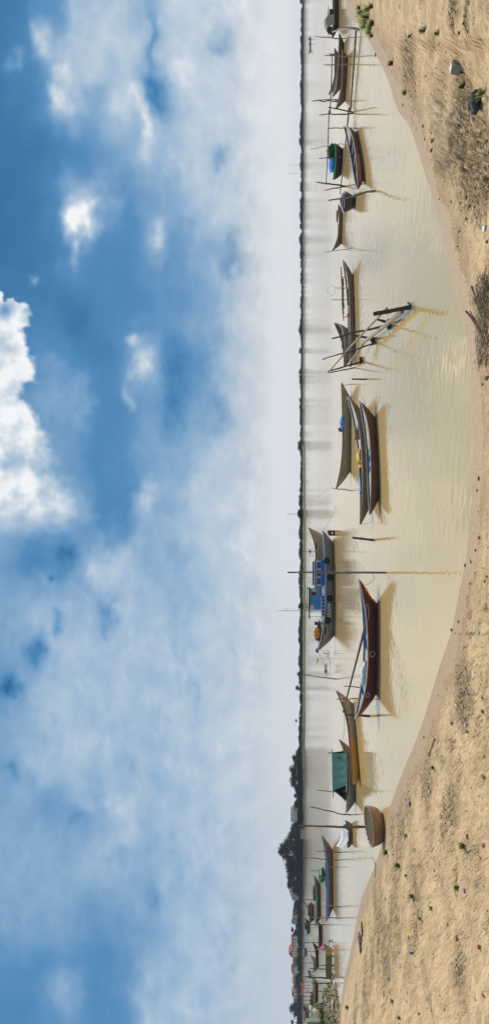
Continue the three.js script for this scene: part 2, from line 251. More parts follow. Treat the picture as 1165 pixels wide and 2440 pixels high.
function sandHeight(x, Z, full = true, d = inland(x, Z), s = -1) {
  let y = plainHeight(d); if (d < -0.5) return y;
  const dry = sst(0.5, 2.2, d);
  y += 0.010 * sst(0, 0.3, d) * fbm2(x * 2.1, Z * 2.1, 3) + dry * (0.24 * fbm2(x * 0.32, Z * 0.32 + 4, 3) * sst(1, 6, d) + 0.08 * fbm2(x * 1.1, Z * 1.1 + 8, 4) + 0.032 * fbm2(x * 4.3, Z * 4.3, 3));
  y += 0.05 * sst(0.10, -0.10, Math.abs(d - 0.75 - 0.2 * n2(x * 0.4, Z * 0.4))) * 0.3;   // swash line
  if (x > 2 && Z < 22) { y += 0.36 * Math.exp(-((nearLine(ridge, x, Z) / 0.55) ** 2)); let pit = 0; for (const c of hollow) pit = Math.max(pit, Math.exp(-((x - c.x) ** 2 + (Z - c.Z) ** 2) / 0.16)); y -= 0.3 * pit; }
  if (full) {
    if (s < 0) s = soilAt(x, Z); y += s * (0.05 * fbm2(x * 6, Z * 6, 3) - 0.025);
    const near = cells.get(Math.floor(x) + ',' + Math.floor(Z)); if (near) for (const [cx, cz, r, k] of near) { const q = Math.hypot(x - cx, Z - cz) / r; if (q < 2) y += k * (-Math.exp(-q * q * 2) + 0.35 * Math.exp(-((q - 1.15) ** 2) * 12)); }
  }
  return y;
}
{
  const sandMap = dataTex(640, 640, (u, v) => { const a = tile4(u, v, 90, 90, n2, 3), b = tile4(u, v, 9, 9, n2b, 5), k = sst(0.26, 0.44, tile4(u, v, 60, 60, n2b, 3)), w = sst(0.42, 0.55, tile4(u, v, 44, 44, n2, 2)); const t = 0.86 + 0.30 * a + 0.22 * b; return [mix(t, 0.45, k * 0.8) + w * 0.1, mix(t, 0.38, k * 0.8) + w * 0.1, mix(t, 0.32, k * 0.8) + w * 0.1]; }, { rep: [0.42, 0.42] });
  const sandBump = dataTex(640, 640, (u, v) => 0.5 + 0.35 * tile4(u, v, 60, 60, n2, 4) + 0.4 * tile4(u, v, 14, 14, n2b, 4), { rep: [0.42, 0.42] });
  const dryMat = new THREE.MeshStandardMaterial({ vertexColors: true, roughness: 0.95, map: sandMap, bumpMap: sandBump, bumpScale: 0.055 });
  const wetMat = new THREE.MeshPhysicalMaterial({ vertexColors: true, roughness: 0.45, ior: 1.33, map: sandMap, bumpMap: sandBump, bumpScale: 0.004 });
  const pos = [], col = [], uv = [], dist = [], dry = [], wet = []; const A = 560, B = 460;
  for (let i = 0; i <= A; i++) {
    const th = (i / A - 0.5) * 2 * 66 * Math.PI / 180, sx = Math.sin(th), sz = Math.cos(th);
    let reach = 4; while (reach < 92 && inland(sx * reach, sz * reach) > -1.4) reach += 0.5;
    for (let j = 0; j <= B; j++) {
      const r = 1.6 * Math.pow(reach / 1.6, j / B), x = sx * r, Z = sz * r, d = inland(x, Z), s = d > 0.3 ? soilAt(x, Z) : 0, y = sandHeight(x, Z, true, d, s);
      pos.push(x, y, -Z); uv.push(x, Z); dist.push(d + 0.25 * fbm2(x * 1.3, Z * 1.3, 3));
      const big = fbm2(x * 0.55 + 3, Z * 0.55, 5), fine = fbm2(x * 3.1, Z * 3.1 + 7, 4);
      let c = [0.68 + 0.11 * big + 0.07 * fine, 0.483 + 0.085 * big + 0.055 * fine, 0.268 + 0.055 * big + 0.038 * fine];
      const brown = Math.max(sst(0.05, 0.42, fbm2(x * 0.8 - 9, Z * 0.8, 5)) * 0.45, sst(0.22, 0.42, fbm2(x * 3.4 + 40, Z * 3.4, 4)) * 0.6); c = [mix(c[0], 0.37, brown), mix(c[1], 0.245, brown), mix(c[2], 0.115, brown)];
      c = [mix(c[0], 0.13, s * 0.88), mix(c[1], 0.078, s * 0.88), mix(c[2], 0.03, s * 0.88)];
      const damp = 1 - sst(0.5, 1.9, d + 0.3 * fbm2(x * 1.1, Z * 1.1, 4)); c = [mix(c[0], 0.45, damp), mix(c[1], 0.30, damp), mix(c[2], 0.17, damp)];
      col.push(...c);
    }
  }
  for (let i = 0; i < A; i++) for (let j = 0; j < B; j++) { const a = i * (B + 1) + j, b = a + B + 1; const t = dist[a] < 0.8 ? wet : dry; t.push(a, b, a + 1, b, b + 1, a + 1); }
  for (const [name, idx, mat, label] of [['sand_bank', dry, dryMat, 'dry trodden tan sand bank'], ['wet_sand_shore', wet, wetMat, 'smooth damp sand along the waterline']]) {
    const g = new THREE.BufferGeometry(); g.setAttribute('position', new THREE.Float32BufferAttribute(pos, 3)); g.setAttribute('color', new THREE.Float32BufferAttribute(col, 3)); g.setAttribute('uv', new THREE.Float32BufferAttribute(uv, 2)); g.setIndex([...dry, ...wet]); g.computeVertexNormals(); g.setIndex(idx);
    tag(mesh(name, g, mat), label, 'sand', null, 'structure');
  }
  // the bank behind and beside the camera
  const rows = []; for (let i = 0; i <= 40; i++) { const row = []; for (let j = 0; j <= 30; j++) { const th = (66 + i / 40 * 228) * Math.PI / 180, r = 0.01 + 90 * (j / 30) ** 2, x = Math.sin(th) * r, Z = Math.cos(th) * r; row.push(V(x, sandHeight(x, Z, false) - 0.02, -Z)); } rows.push(row); }
  const g = sheet(rows); const p = g.attributes.position, u2 = g.attributes.uv, c2 = []; for (let i = 0; i < p.count; i++) { u2.setXY(i, p.getX(i), p.getZ(i)); c2.push(0.66, 0.475, 0.26); } g.setAttribute('color', new THREE.Float32BufferAttribute(c2, 3));
  tag(mesh('rear_sand_bank', g, dryMat), 'sand bank going on around the viewer', 'sand', null, 'structure');
  const front = []; for (let i = 0; i <= 24; i++) { const th = (-66 + i / 24 * 132) * Math.PI / 180; front.push([0.01, 0.8, 1.65].map((r) => V(Math.sin(th) * r, sandHeight(Math.sin(th) * r, Math.cos(th) * r, false) - 0.02, -Math.cos(th) * r))); }
  const fg = sheet(front), fp = fg.attributes.position, fc = []; for (let i = 0; i < fp.count; i++) { fg.attributes.uv.setXY(i, fp.getX(i), fp.getZ(i)); fc.push(0.66, 0.475, 0.26); } fg.setAttribute('color', new THREE.Float32BufferAttribute(fc, 3));
  tag(mesh('rear_sand_bank', fg, dryMat), 'small patch of sand underfoot', 'sand', null, 'structure');
}

// ---------------------------------------------------------------- far banks
const leafMat = (r, g, b) => new THREE.MeshStandardMaterial({ color: C(r, g, b), roughness: 0.9, vertexColors: true, side: THREE.DoubleSide });
// a crown as small leaf sprays spread through uneven lobes; unit height 1, base at 0
function crownGeo(seed, n, lobes, leaf) {
  const q = rng(seed), pos = [], col = [], nor = [];
  for (let i = 0; i < n; i++) {
    const [cx, cy, cz, rx, ry] = lobes[Math.floor(q() * lobes.length)];
    const a = q() * 6.283, u = q() * 2 - 1, k = Math.pow(q(), 0.45), s = Math.sqrt(1 - u * u);
    const bump = 1 + 0.35 * n3(Math.cos(a) * s * 2 + seed, u * 2, Math.sin(a) * s * 2);
    const c = V(cx + Math.cos(a) * s * rx * k * bump, cy + u * ry * k * bump, cz + Math.sin(a) * s * rx * k * bump);
    const d1 = V(q() - 0.5, q() - 0.5, q() - 0.5).normalize(), d2 = V(q() - 0.5, q() - 0.5, q() - 0.5).cross(d1).normalize(), l = leaf * (0.5 + q());
    const pts = [c.clone().addScaledVector(d1, -l), c.clone().addScaledVector(d2, l * 0.6), c.clone().addScaledVector(d1, l), c.clone().addScaledVector(d2, -l * 0.6)], nn = V(0, 0, 0).crossVectors(d1, d2);
    const b = 0.45 + 1.1 * q();
    for (const t of [0, 1, 2, 0, 2, 3]) { pos.push(pts[t].x, pts[t].y, pts[t].z); nor.push(nn.x, nn.y, nn.z); col.push(b, b * (0.94 + 0.12 * q()), b * 0.9); }
  }
  const g = new THREE.BufferGeometry(); g.setAttribute('position', new THREE.Float32BufferAttribute(pos, 3)); g.setAttribute('normal', new THREE.Float32BufferAttribute(nor, 3)); g.setAttribute('color', new THREE.Float32BufferAttribute(col, 3)); return g;
}
const lobesOf = (seed, n, spread, tall = 0.32) => { const q = rng(seed), out = []; for (let i = 0; i < n; i++) { const h = 0.22 + 0.6 * q(); out.push([(q() - 0.5) * spread * (1.2 - h), h, (q() - 0.5) * spread * (1.2 - h), 0.14 + 0.14 * q(), tall * (0.35 + 0.4 * q())]); } return out; };
const crowns = [0, 1, 2, 3].map((k) => crownGeo(100 + k, 2000, lobesOf(40 + k, 13, 0.85), 0.034));
const tallCrown = crownGeo(110, 1900, lobesOf(60, 8, 0.55, 0.4), 0.026);
const palmish = crownGeo(111, 420, [[0, 0.86, 0, 0.16, 0.09], [0.05, 0.8, 0.02, 0.12, 0.1], [-0.06, 0.83, 0, 0.1, 0.08]], 0.03);
const farLeaf = leafMat(0.042, 0.064, 0.038), midLeaf = leafMat(0.036, 0.068, 0.030), olive = leafMat(0.075, 0.085, 0.03), trunkMat = wood(0.10, 0.075, 0.05);
const bankZ = (py) => H * F / (9.8 - 1.7 * sst(1900, 2440, py));
{ // low land under the trees
  const farLand = (name, label, pts, depth, rise, mat) => { const rows = [[], [], [], []]; for (const [px, py] of pts) { const w = W(px, py), k = 1 + depth / w.Z; rows[0].push(V(w.x, -0.3, w.z)); rows[1].push(V(w.x * 1.004, rise * (0.8 + 0.25 * n2(py / 40, px)), w.z * 1.004)); rows[2].push(V(w.x * 1.05, rise * 1.1, w.z * 1.05)); rows[3].push(V(w.x * k, rise * 1.2, w.z * k)); } tag(mesh(name, sheet(rows.reverse()), mat), label, 'river bank', null, 'structure'); };
  const span = (a, b, f) => { const out = []; for (let i = 0; i <= 60; i++) { const py = mix(a, b, i / 60); out.push([f(py), py]); } return out; };
  const earth = new THREE.MeshStandardMaterial({ color: C(0.085, 0.08, 0.04), roughness: 0.95, map: clothMap }), grassy = new THREE.MeshStandardMaterial({ color: C(0.12, 0.125, 0.045), roughness: 0.95, map: clothMap });
  farLand('far_bank', 'dark low wooded bank across the river', span(-420, 1330, (py) => hz(py) + 6.2), 700, 1.2, earth);
  farLand('grassy_bank', 'low green grassy spit across the river', span(1066, 1830, (py) => hz(py) + mix(10.2, 12, sst(1066, 1300, py)) - 2.2 * sst(1700, 1830, py)), 160, 1.6, grassy);
  farLand('village_bank', 'low bank below the village trees', span(1790, 2960, (py) => hz(py) + H * F / bankZ(py)), 500, 1.2, earth);
}
{ // wood across the river: one mass of trees
  const spots = []; const q = rng(9);
  for (let py = -400; py < 1330; py += 4.6) { const Z = H * F / 6.2 + 6 + q() * 50, h = (4.4 + 4.2 * fbm2(py / 70, 3, 3) + 3.2 * q()) * (q() < 0.06 ? 1.45 : 1) * (1 - 0.25 * sst(900, 1330, py)); spots.push([py, Z, Math.max(3.5, h), 1.5]); }
  for (let py = 1180; py < 1860; py += 5.2) { const Z = 640 + q() * 80, h = 4.5 + 3.6 * fbm2(py / 55, 8, 3) + 2.4 * q(); spots.push([py, Z, Math.max(3, h), 1.6]); }
  const im = new THREE.InstancedMesh(crowns[0], farLeaf, spots.length), m = new THREE.Matrix4(), e = new THREE.Quaternion();
  spots.forEach(([py, Z, h, w], i) => { const x = (MIDY - py) * Z / F; m.compose(V(x, 0.2 - h * 0.22, -Z), e.setFromAxisAngle(V(0, 1, 0), q() * 6.28), V(h * w, h * 1.25, h * w)); im.setMatrixAt(i, m); im.setColorAt(i, C(0.8 + 0.4 * q(), 0.85 + 0.3 * q(), 0.9 + 0.3 * q())); });
  im.name = 'far_wood'; tag(im, 'hazy line of trees along the far river bank', 'trees', null, 'stuff'); scene.add(im);
  // scrub and reeds on the grassy spit
  const gs = []; for (let i = 0; i < 900; i++) { const py = 1070 + 740 * q(), v = mix(9.6, 11.6, sst(1066, 1300, py)) - 2 * sst(1700, 1830, py) - q() * 2.2; gs.push([py, H * F / v, 0.9 + 1.5 * q() * q()]); }
  const ig = new THREE.InstancedMesh(crowns[2], olive, gs.length); gs.forEach(([py, Z, h], i) => { m.compose(V((MIDY - py) * Z / F, 1.0, -Z), e.setFromAxisAngle(V(0, 1, 0), q() * 6.28), V(h * 3, h, h * 3)); ig.setMatrixAt(i, m); ig.setColorAt(i, C(0.7 + 0.6 * q(), 0.8 + 0.4 * q(), 0.7 + 0.4 * q())); });
  ig.name = 'bank_scrub'; tag(ig, 'low green scrub and grass on the spit', 'scrub', null, 'stuff'); scene.add(ig);
}
function tree(py, topPx, Z, kind, label, wide = 1, group = 'village trees across the river', mat = midLeaf) {
  if (group.startsWith('village')) Z = bankZ(py) + 10 + (Z % 7) * 2;
  const h = H + (hz(py) - topPx) * Z / F, x = (MIDY - py) * Z / F, g = thing('broadleaf_tree', label, 'tree', group, [x, 0.6, -Z], R() * 6.28), hh = h - 0.6;
  const geo = kind === 'tall' ? tallCrown : kind === 'palm' ? palmish : crowns[kind];
  const c = mesh('crown', geo, mat, g); c.scale.set(hh * wide * 1.15, hh * 1.05, hh * wide * 1.15);
  mesh('trunk', bar([V(0, -0.6, 0), V(0.1, hh * 0.35, 0.05), V(0.03, hh * 0.8, 0)], 0.035 * hh * 0.6, 0.01 * hh, 6), trunkMat, g);
  return g;
}
const treeSpots = [
  [1796, 702, 470, 0, 1.0, 'small rounded tree where the tall village wood begins'], [1806, 694, 465, 1, .9, 'first tall dark tree at the open end of the village wood'], [1820, 697, 470, 2, 1, 'dark tree just past the first tall tree of the wood'], [1834, 690, 468, 'tall', .9, 'pointed dark tree behind the green-canopied boat'], [1846, 694, 472, 3, 1, 'broad dark tree behind the green-canopied boat'], [1860, 687, 466, 0, .8, 'spiky topped dark tree above the green canopy'], [1876, 699, 470, 1, 1, 'lower dark tree between spiky tree and white house'], [1893, 698, 474, 2, 1.1, 'dark tree by the small red roof'], [1912, 701, 470, 3, 1.2, 'low bushy tree beside the white house'],
  [1962, 694, 470, 0, 1.1, 'dark tree beyond the white house by the tall pole'], [1978, 690, 474, 1, 1.1, 'rounded dark tree just beyond the tall pole'], [1994, 682, 470, 2, 1.1, 'tall dark tree over the low riverside shed'], [2010, 676, 472, 'tall', 1, 'very tall dark tree next to the highest crown'], [2032, 663, 470, 3, .72, 'highest village tree with a leaning tuft on top'], [2050, 676, 474, 0, 1, 'broad tall tree behind the blue-railed sampan'], [2070, 678, 470, 1, 1.1, 'massive dark tree over the green net pile'], [2090, 681, 472, 2, 1.05, 'dark dome-shaped tree above the blue-railed sampan stern'], [2108, 684, 476, 3, .9, 'dark tree at the end of the tall village wood'],
  [2126, 690, 480, 'palm', .9, 'thin tufted palm in front of the grey gabled roof'], [2146, 698, 482, 0, 1.2, 'low dark tree between two small roofs'], [2168, 696, 490, 1, 1.2, 'dark bushy tree behind the engine boat'], [2198, 698, 500, 2, 1.3, 'dark tree below the pale gable'], [2215, 693, 505, 'palm', 1, 'ragged palm beside the red-roofed houses'], [2226, 700, 510, 3, 1.2, 'dark tree close to the first red roof'], [2290, 703, 540, 0, 1.6, 'low dark tree between cream house and red roof'], [2330, 702, 560, 1, 1.6, 'low dark tree behind the orange hull'], [2345, 700, 560, 2, 1.3, 'dark tree beside the yellow gabled house'], [2392, 699, 590, 3, 1.3, 'dark tree past the yellow gabled house'], [2402, 690, 590, 'tall', .9, 'pointed dark tree over the thatched hut'], [2415, 697, 600, 0, 1.4, 'wide dark tree behind the thatched hut'], [2436, 693, 600, 'palm', 1, 'lone palm at the end of the village bank'], [2450, 703, 600, 1, 1.6, 'low dark tree at the very end of the bank'],
];
for (const [py, top, Z, kind, wide, label] of treeSpots) tree(py, top, Z, kind, label, wide);
for (const [py, top, Z, kind, wide, label] of [[1225, 707, 420, 1, 1.3, 'small dark tree at the foot of the radio tower'], [1447, 709, 405, 0, 1.4, 'round bush standing above the grassy spit'], [1605, 706, 640, 2, 1, 'taller hazy tree behind the mooring stake'], [1640, 704, 640, 'tall', 1, 'pointed hazy tree beyond the grassy spit'], [1717, 703, 620, 'palm', 1, 'tufted tree on the far side of the spit']]) tree(py, top, Z, kind, label, wide, 'trees above the grassy spit', farLeaf);
{ // undergrowth closing the foot of the village wood
  const q = rng(31), im = new THREE.InstancedMesh(crowns[3], midLeaf, 620), m = new THREE.Matrix4(), e = new THREE.Quaternion();
  for (let i = 0; i < 620; i++) { const py = 1786 + 680 * q(), Z = bankZ(py) + 5 + q() * 30, h = 3.2 + 4.2 * q() * (py > 1990 && py < 2120 ? 1.5 : 1); m.compose(V((MIDY - py) * Z / F, 0.2, -Z), e.setFromAxisAngle(V(0, 1, 0), q() * 6.28), V(h * 1.7, h, h * 1.7)); im.setMatrixAt(i, m); im.setColorAt(i, C(0.7 + 0.5 * q(), 0.8 + 0.4 * q(), 0.7 + 0.5 * q())); }
  im.name = 'village_undergrowth'; tag(im, 'dark undergrowth along the village bank', 'undergrowth', null, 'stuff'); scene.add(im);
}
// houses on the village bank
const pane = plain(0.03, 0.035, 0.04, 0.3), white = paint(0.72, 0.70, 0.66), cream = paint(0.66, 0.58, 0.34), redRoof = paint(0.30, 0.07, 0.05, 0.8), grey = paint(0.34, 0.33, 0.32), rust = paint(0.22, 0.11, 0.07, 0.9);
function house(py, width, topPx, basePx, Z, wallM, roofM, rows, cols, label, gable = true) {
  Z = basePx > 715 ? bankZ(py) + 4 : bankZ(py) + 17;
  const s = Z / F, w = width * s, top = H + (hz(py) - topPx) * s, base = H + (hz(py) - basePx) * s, eaves = gable ? mix(base, top, 0.68) : top, d = w * 0.8;
  const g = thing('village_house', label, 'house', 'houses on the village bank', [(MIDY - py) * s, 0, -Z], Math.atan2((MIDY - py) * s, -Z) * 0 + rr(-0.15, 0.15));
  mesh('wall', box(w, eaves - base + 3, d, 0, (eaves + base - 3) / 2, 0), wallM, g);
  if (gable === 'side') { const e = 0.4, roof = new THREE.Shape([new THREE.Vector2(-w / 2 - e, 0), new THREE.Vector2(w / 2 + e, 0), new THREE.Vector2(0, top - eaves)]); mesh('roof', metric(new THREE.ExtrudeGeometry(roof, { depth: d + 0.6, bevelEnabled: false })).translate(0, eaves, -d / 2 - 0.3), roofM, g); }
  else if (gable) { const e = 0.5, roof = new THREE.Shape([new THREE.Vector2(-d / 2 - e, 0), new THREE.Vector2(d / 2 + e, 0), new THREE.Vector2(0, top - eaves)]); mesh('roof', metric(new THREE.ExtrudeGeometry(roof, { depth: w + 0.8, bevelEnabled: false })).rotateY(Math.PI / 2).translate(-w / 2 - 0.4, eaves, 0), roofM, g); }
  else mesh('roof', box(w + 0.6, 0.4, d + 0.6, 0, top + 0.2, 0), roofM, g);
  for (let i = 0; i < rows; i++) for (let j = 0; j < cols; j++) { const ww = w / cols * 0.5, hh = (eaves - base) / rows * 0.52, f = mesh('window', box(ww, hh, 0.12, (j + 0.5) / cols * w - w / 2, base + (i + 0.55) / rows * (eaves - base), d / 2 + 0.03), wallM === white ? grey : white, g); mesh('pane', box(ww * 0.8, hh * 0.84, 0.1, (j + 0.5) / cols * w - w / 2, base + (i + 0.55) / rows * (eaves - base), d / 2 + 0.06), pane, f); }
  return g;
}
house(1940, 24, 694, 712, 462, white, grey, 3, 4, 'white multi-storey house rising over dark trees', false);
house(1926, 12, 698, 708, 458, cream, rust, 1, 2, 'small cream house beside the white multi-storey house');
house(1982, 22, 716, 721, 440, grey, rust, 1, 5, 'long low grey shed at the water under tall trees', false);
house(2127, 22, 693, 705, 470, grey, grey, 1, 2, 'pale grey gabled roof among the dark trees', 'side');
house(2189, 16, 693, 706, 490, grey, paint(0.5, 0.4, 0.33), 1, 2, 'house with pale pinkish gable behind bushes', 'side');
house(2240, 20, 694, 713, 500, white, redRoof, 2, 3, 'white house with small red roof');
house(2264, 20, 688, 714, 496, cream, redRoof, 3, 3, 'tallest cream three-storey house with peaked gable', 'side');
house(2286, 18, 697, 706, 520, rust, redRoof, 1, 2, 'house with long dark red roof', true);
house(2308, 18, 694, 712, 520, white, redRoof, 2, 2, 'white house with steep red roof');
house(2325, 14, 698, 711, 530, cream, rust, 2, 2, 'cream house with rusty roof');
house(2336, 10, 696, 708, 540, white, grey, 1, 2, 'narrow white house with grey roof');
house(2362, 18, 695, 711, 545, paint(0.78, 0.66, 0.38), rust, 1, 2, 'bright yellow gabled house', 'side');
house(2378, 12, 699, 712, 560, rust, redRoof, 1, 1, 'dark red lean-to beside the yellow house');
{ // radio tower and two thin masts
  const mast = plain(0.22, 0.23, 0.25, 0.6);
  const Zt = 700, b = P(hz(1225), 1225, Zt), t = thing('radio_tower', 'thin lattice radio tower above the far trees', 'tower', null, [b.x, 0, -Zt]), hh = H + (hz(1225) - 682) * Zt / F;
  for (const [x, z] of [[-1, -1], [1, -1], [1, 1], [-1, 1]]) mesh('leg', bar([V(x * 1.3, 0, z * 1.3), V(x * 0.25, hh * 0.9, z * 0.25)], 0.16, 0.12, 5), mast, t);
  for (let i = 1; i < 9; i++) { const k = mix(1.3, 0.25, i / 9), y = hh * 0.9 * i / 9; mesh('brace', join([box(2 * k, 0.18, 0.18, 0, y, k), box(2 * k, 0.18, 0.18, 0, y, -k), box(0.18, 0.18, 2 * k, k, y, 0), box(0.18, 0.18, 2 * k, -k, y, 0)]), mast, t); }
  mesh('antenna', join([box(0.25, hh * 0.12, 0.25, 0, hh * 0.95, 0), box(2.4, 0.5, 2.4, 0, hh * 0.86, 0), box(2, 0.4, 2, 0, hh * 0.72, 0)]), mast, t);
  for (const [py, top, label] of [[393, 688, 'thin radio mast, shorter of a far pair'], [413, 684, 'thin radio mast, taller of a far pair']]) { const Z = 800; mesh('radio_mast', bar([V((MIDY - py) * Z / F, 0, -Z), V((MIDY - py) * Z / F, H + (hz(py) - top) * Z / F, -Z)], 0.24, 0.16, 5), mast).userData = { label, category: 'mast' }; }
}
scene.fog = new THREE.FogExp2(new THREE.Color(0.72, 0.80, 0.92), 0.00013);

// ---------------------------------------------------------------- boats
function hullOf({ L, B, free, tipA, tipB, flat = 0.55, draft = 0.2, square = 0, fine = 2.6 }) { // square: width left at end A (a transom)
  const end = (t) => (t < 0 ? tipA : tipB), cut = (t) => square && t < 0;
  const sheer = (t) => free + (end(t) - free) * Math.pow(Math.abs(t), 2.3);
  const keel = (t) => { const r = Math.max(0, (Math.abs(t) - flat) / (1 - flat)); return -draft + ((cut(t) ? 0.12 : end(t) - 0.05) + draft) * Math.pow(r, 1.55); };
  const half = (t) => cut(t) ? B / 2 * (1 - (1 - square) * Math.pow(-t, 2.2)) : B / 2 * Math.pow(Math.max(0, 1 - Math.pow(Math.abs(t), fine)), 0.8) + 0.02;
  const at = (t, w, inset = 0) => { const k = Math.min(keel(t) + inset, sheer(t)), y = k + (sheer(t) - k) * Math.pow(w, 1.2); return { y, z: Math.max(0.004, half(t) - inset) * Math.pow(w, 0.5) }; };
  const side = (x, y) => { const t = clamp(2 * x / L, -1, 1), k = keel(t), w = clamp((y - k) / Math.max(1e-3, sheer(t) - k)); return half(t) * Math.pow(Math.pow(w, 1 / 1.2), 0.5); };
  return { L, B, free, sheer, keel, half, at, side, square };
}
const T = (n, a = -1, b = 1) => Array.from({ length: n + 1 }, (_, i) => a + (b - a) * i / n);
const tsOf = (n) => T(n).map((t) => Math.sign(t) * Math.pow(Math.abs(t), 0.85));
function strake(h, s, w0, w1, n, lap) { // one plank run of the shell, with thickness
  const ts = tsOf(n), pt = (t, w, inset, out) => { const p = h.at(t, w, inset); return V(t * h.L / 2, p.y, s * (p.z + out)); };
  const mid = (w0 + w1) / 2, O = [[], [], []], I = [[], [], []];
  for (const t of ts) [w0, mid, w1].forEach((w, k) => { O[k].push(pt(t, w, 0, lap * (1 - k / 2))); I[k].push(pt(t, w, 0.035, 0)); });
  const order = (a) => (s > 0 ? a : [...a].reverse());
  return join([sheet(order(O)), sheet(order([I[2], I[1], I[0]])), sheet(order([O[2], I[2]])), sheet(order([I[0], O[0]]))]);
}
function rail(h, s, w, hgt, n, lift = 0) { const ts = tsOf(n), rows = [[], [], [], [], []]; for (const t of ts) { const z = h.half(t), y = h.sheer(t) + lift, x = t * h.L / 2; [[0.022, -hgt / 2], [0.022, hgt / 2], [0.022 - w, hgt / 2], [0.022 - w, -hgt / 2], [0.022, -hgt / 2]].forEach(([a, b], k) => rows[k].push(V(x, y + b, s * Math.max(0.006, z + a)))); } const parts = []; for (let k = 0; k < 4; k++) parts.push(sheet(s > 0 ? [rows[k], rows[k + 1]] : [rows[k + 1], rows[k]])); return join(parts); }
function band(h, s, t0, t1, d0, d1, out, n = 30) { // a strip laid on the hull side, between two depths below the sheer
  const f = (d, o) => T(n, t0, t1).map((t) => { const y = Math.max(h.sheer(t) - d, h.keel(t) + 0.02), x = t * h.L / 2; return V(x, y, s * Math.max(0.01, h.side(x, y) + o)); });
  const th = 0.012 * Math.sign(out), A = f(d1, out), M = f((d0 + d1) / 2, out), B = f(d0, out), A2 = f(d1, out - th), B2 = f(d0, out - th), o = (a) => ((s > 0) === (out > 0) ? a : [...a].reverse());
  return join([sheet(o([A, M, B])), sheet(o([B, B2])), sheet(o([A2, A]))]);
}
function flatAcross(h, x0, x1, y, thick = 0.03, inset = 0.05, n = 2) { // a board from side to side
  const up = [[], []], dn = [[], []]; for (let i = 0; i <= n; i++) { const x = mix(x0, x1, i / n), yy = typeof y === 'function' ? y(x) : y, z = Math.max(0.01, h.side(x, yy) - inset); up[0].push(V(x, yy, -z)); up[1].push(V(x, yy, z)); dn[0].push(V(x, yy - thick, -z)); dn[1].push(V(x, yy - thick, z)); }
  return join([sheet([up[1], up[0]]), sheet([dn[0], dn[1]]), sheet([up[0], dn[0]]), sheet([dn[1], up[1]]), sheet([[up[0][0], up[1][0]], [dn[0][0], dn[1][0]]]), sheet([[dn[0][n], dn[1][n]], [up[0][n], up[1][n]]])]);
}
function ring(h, x, y, rx, ry, s, r, out = 0.012) { const pts = []; for (let i = 0; i <= 26; i++) { const a = i / 26 * 6.283, px = x + Math.cos(a) * rx, py = y + Math.sin(a) * ry; pts.push(V(px, py, s * (h.side(px, py) + out))); } return bar(pts, r, r, 5); }
function disc(h, x, y, rx, ry, s, out = 0.008) { const rows = []; for (const k of [0, 0.5, 1]) { const row = []; for (let i = 0; i <= 20; i++) { const a = i / 20 * 6.283 * s, px = x + Math.cos(a) * rx * k, py = y + Math.sin(a) * ry * k; row.push(V(px, py, s * (h.side(px, py) + out))); } rows.push(row); } return sheet(rows.reverse()); }
const bamboo = wood(0.34, 0.27, 0.17), darkWood = wood(0.085, 0.06, 0.042), greyBoard = wood(0.36, 0.32, 0.285), paleBoard = wood(0.46, 0.43, 0.40), brownHull = wood(0.2, 0.13, 0.085), oliveHull = wood(0.40, 0.32, 0.21), tarHull = wood(0.075, 0.05, 0.038), blueRail = paint(0.075, 0.25, 0.62), blackRubber = plain(0.012, 0.012, 0.013, 0.8), rope = plain(0.16, 0.13, 0.09, 0.9);
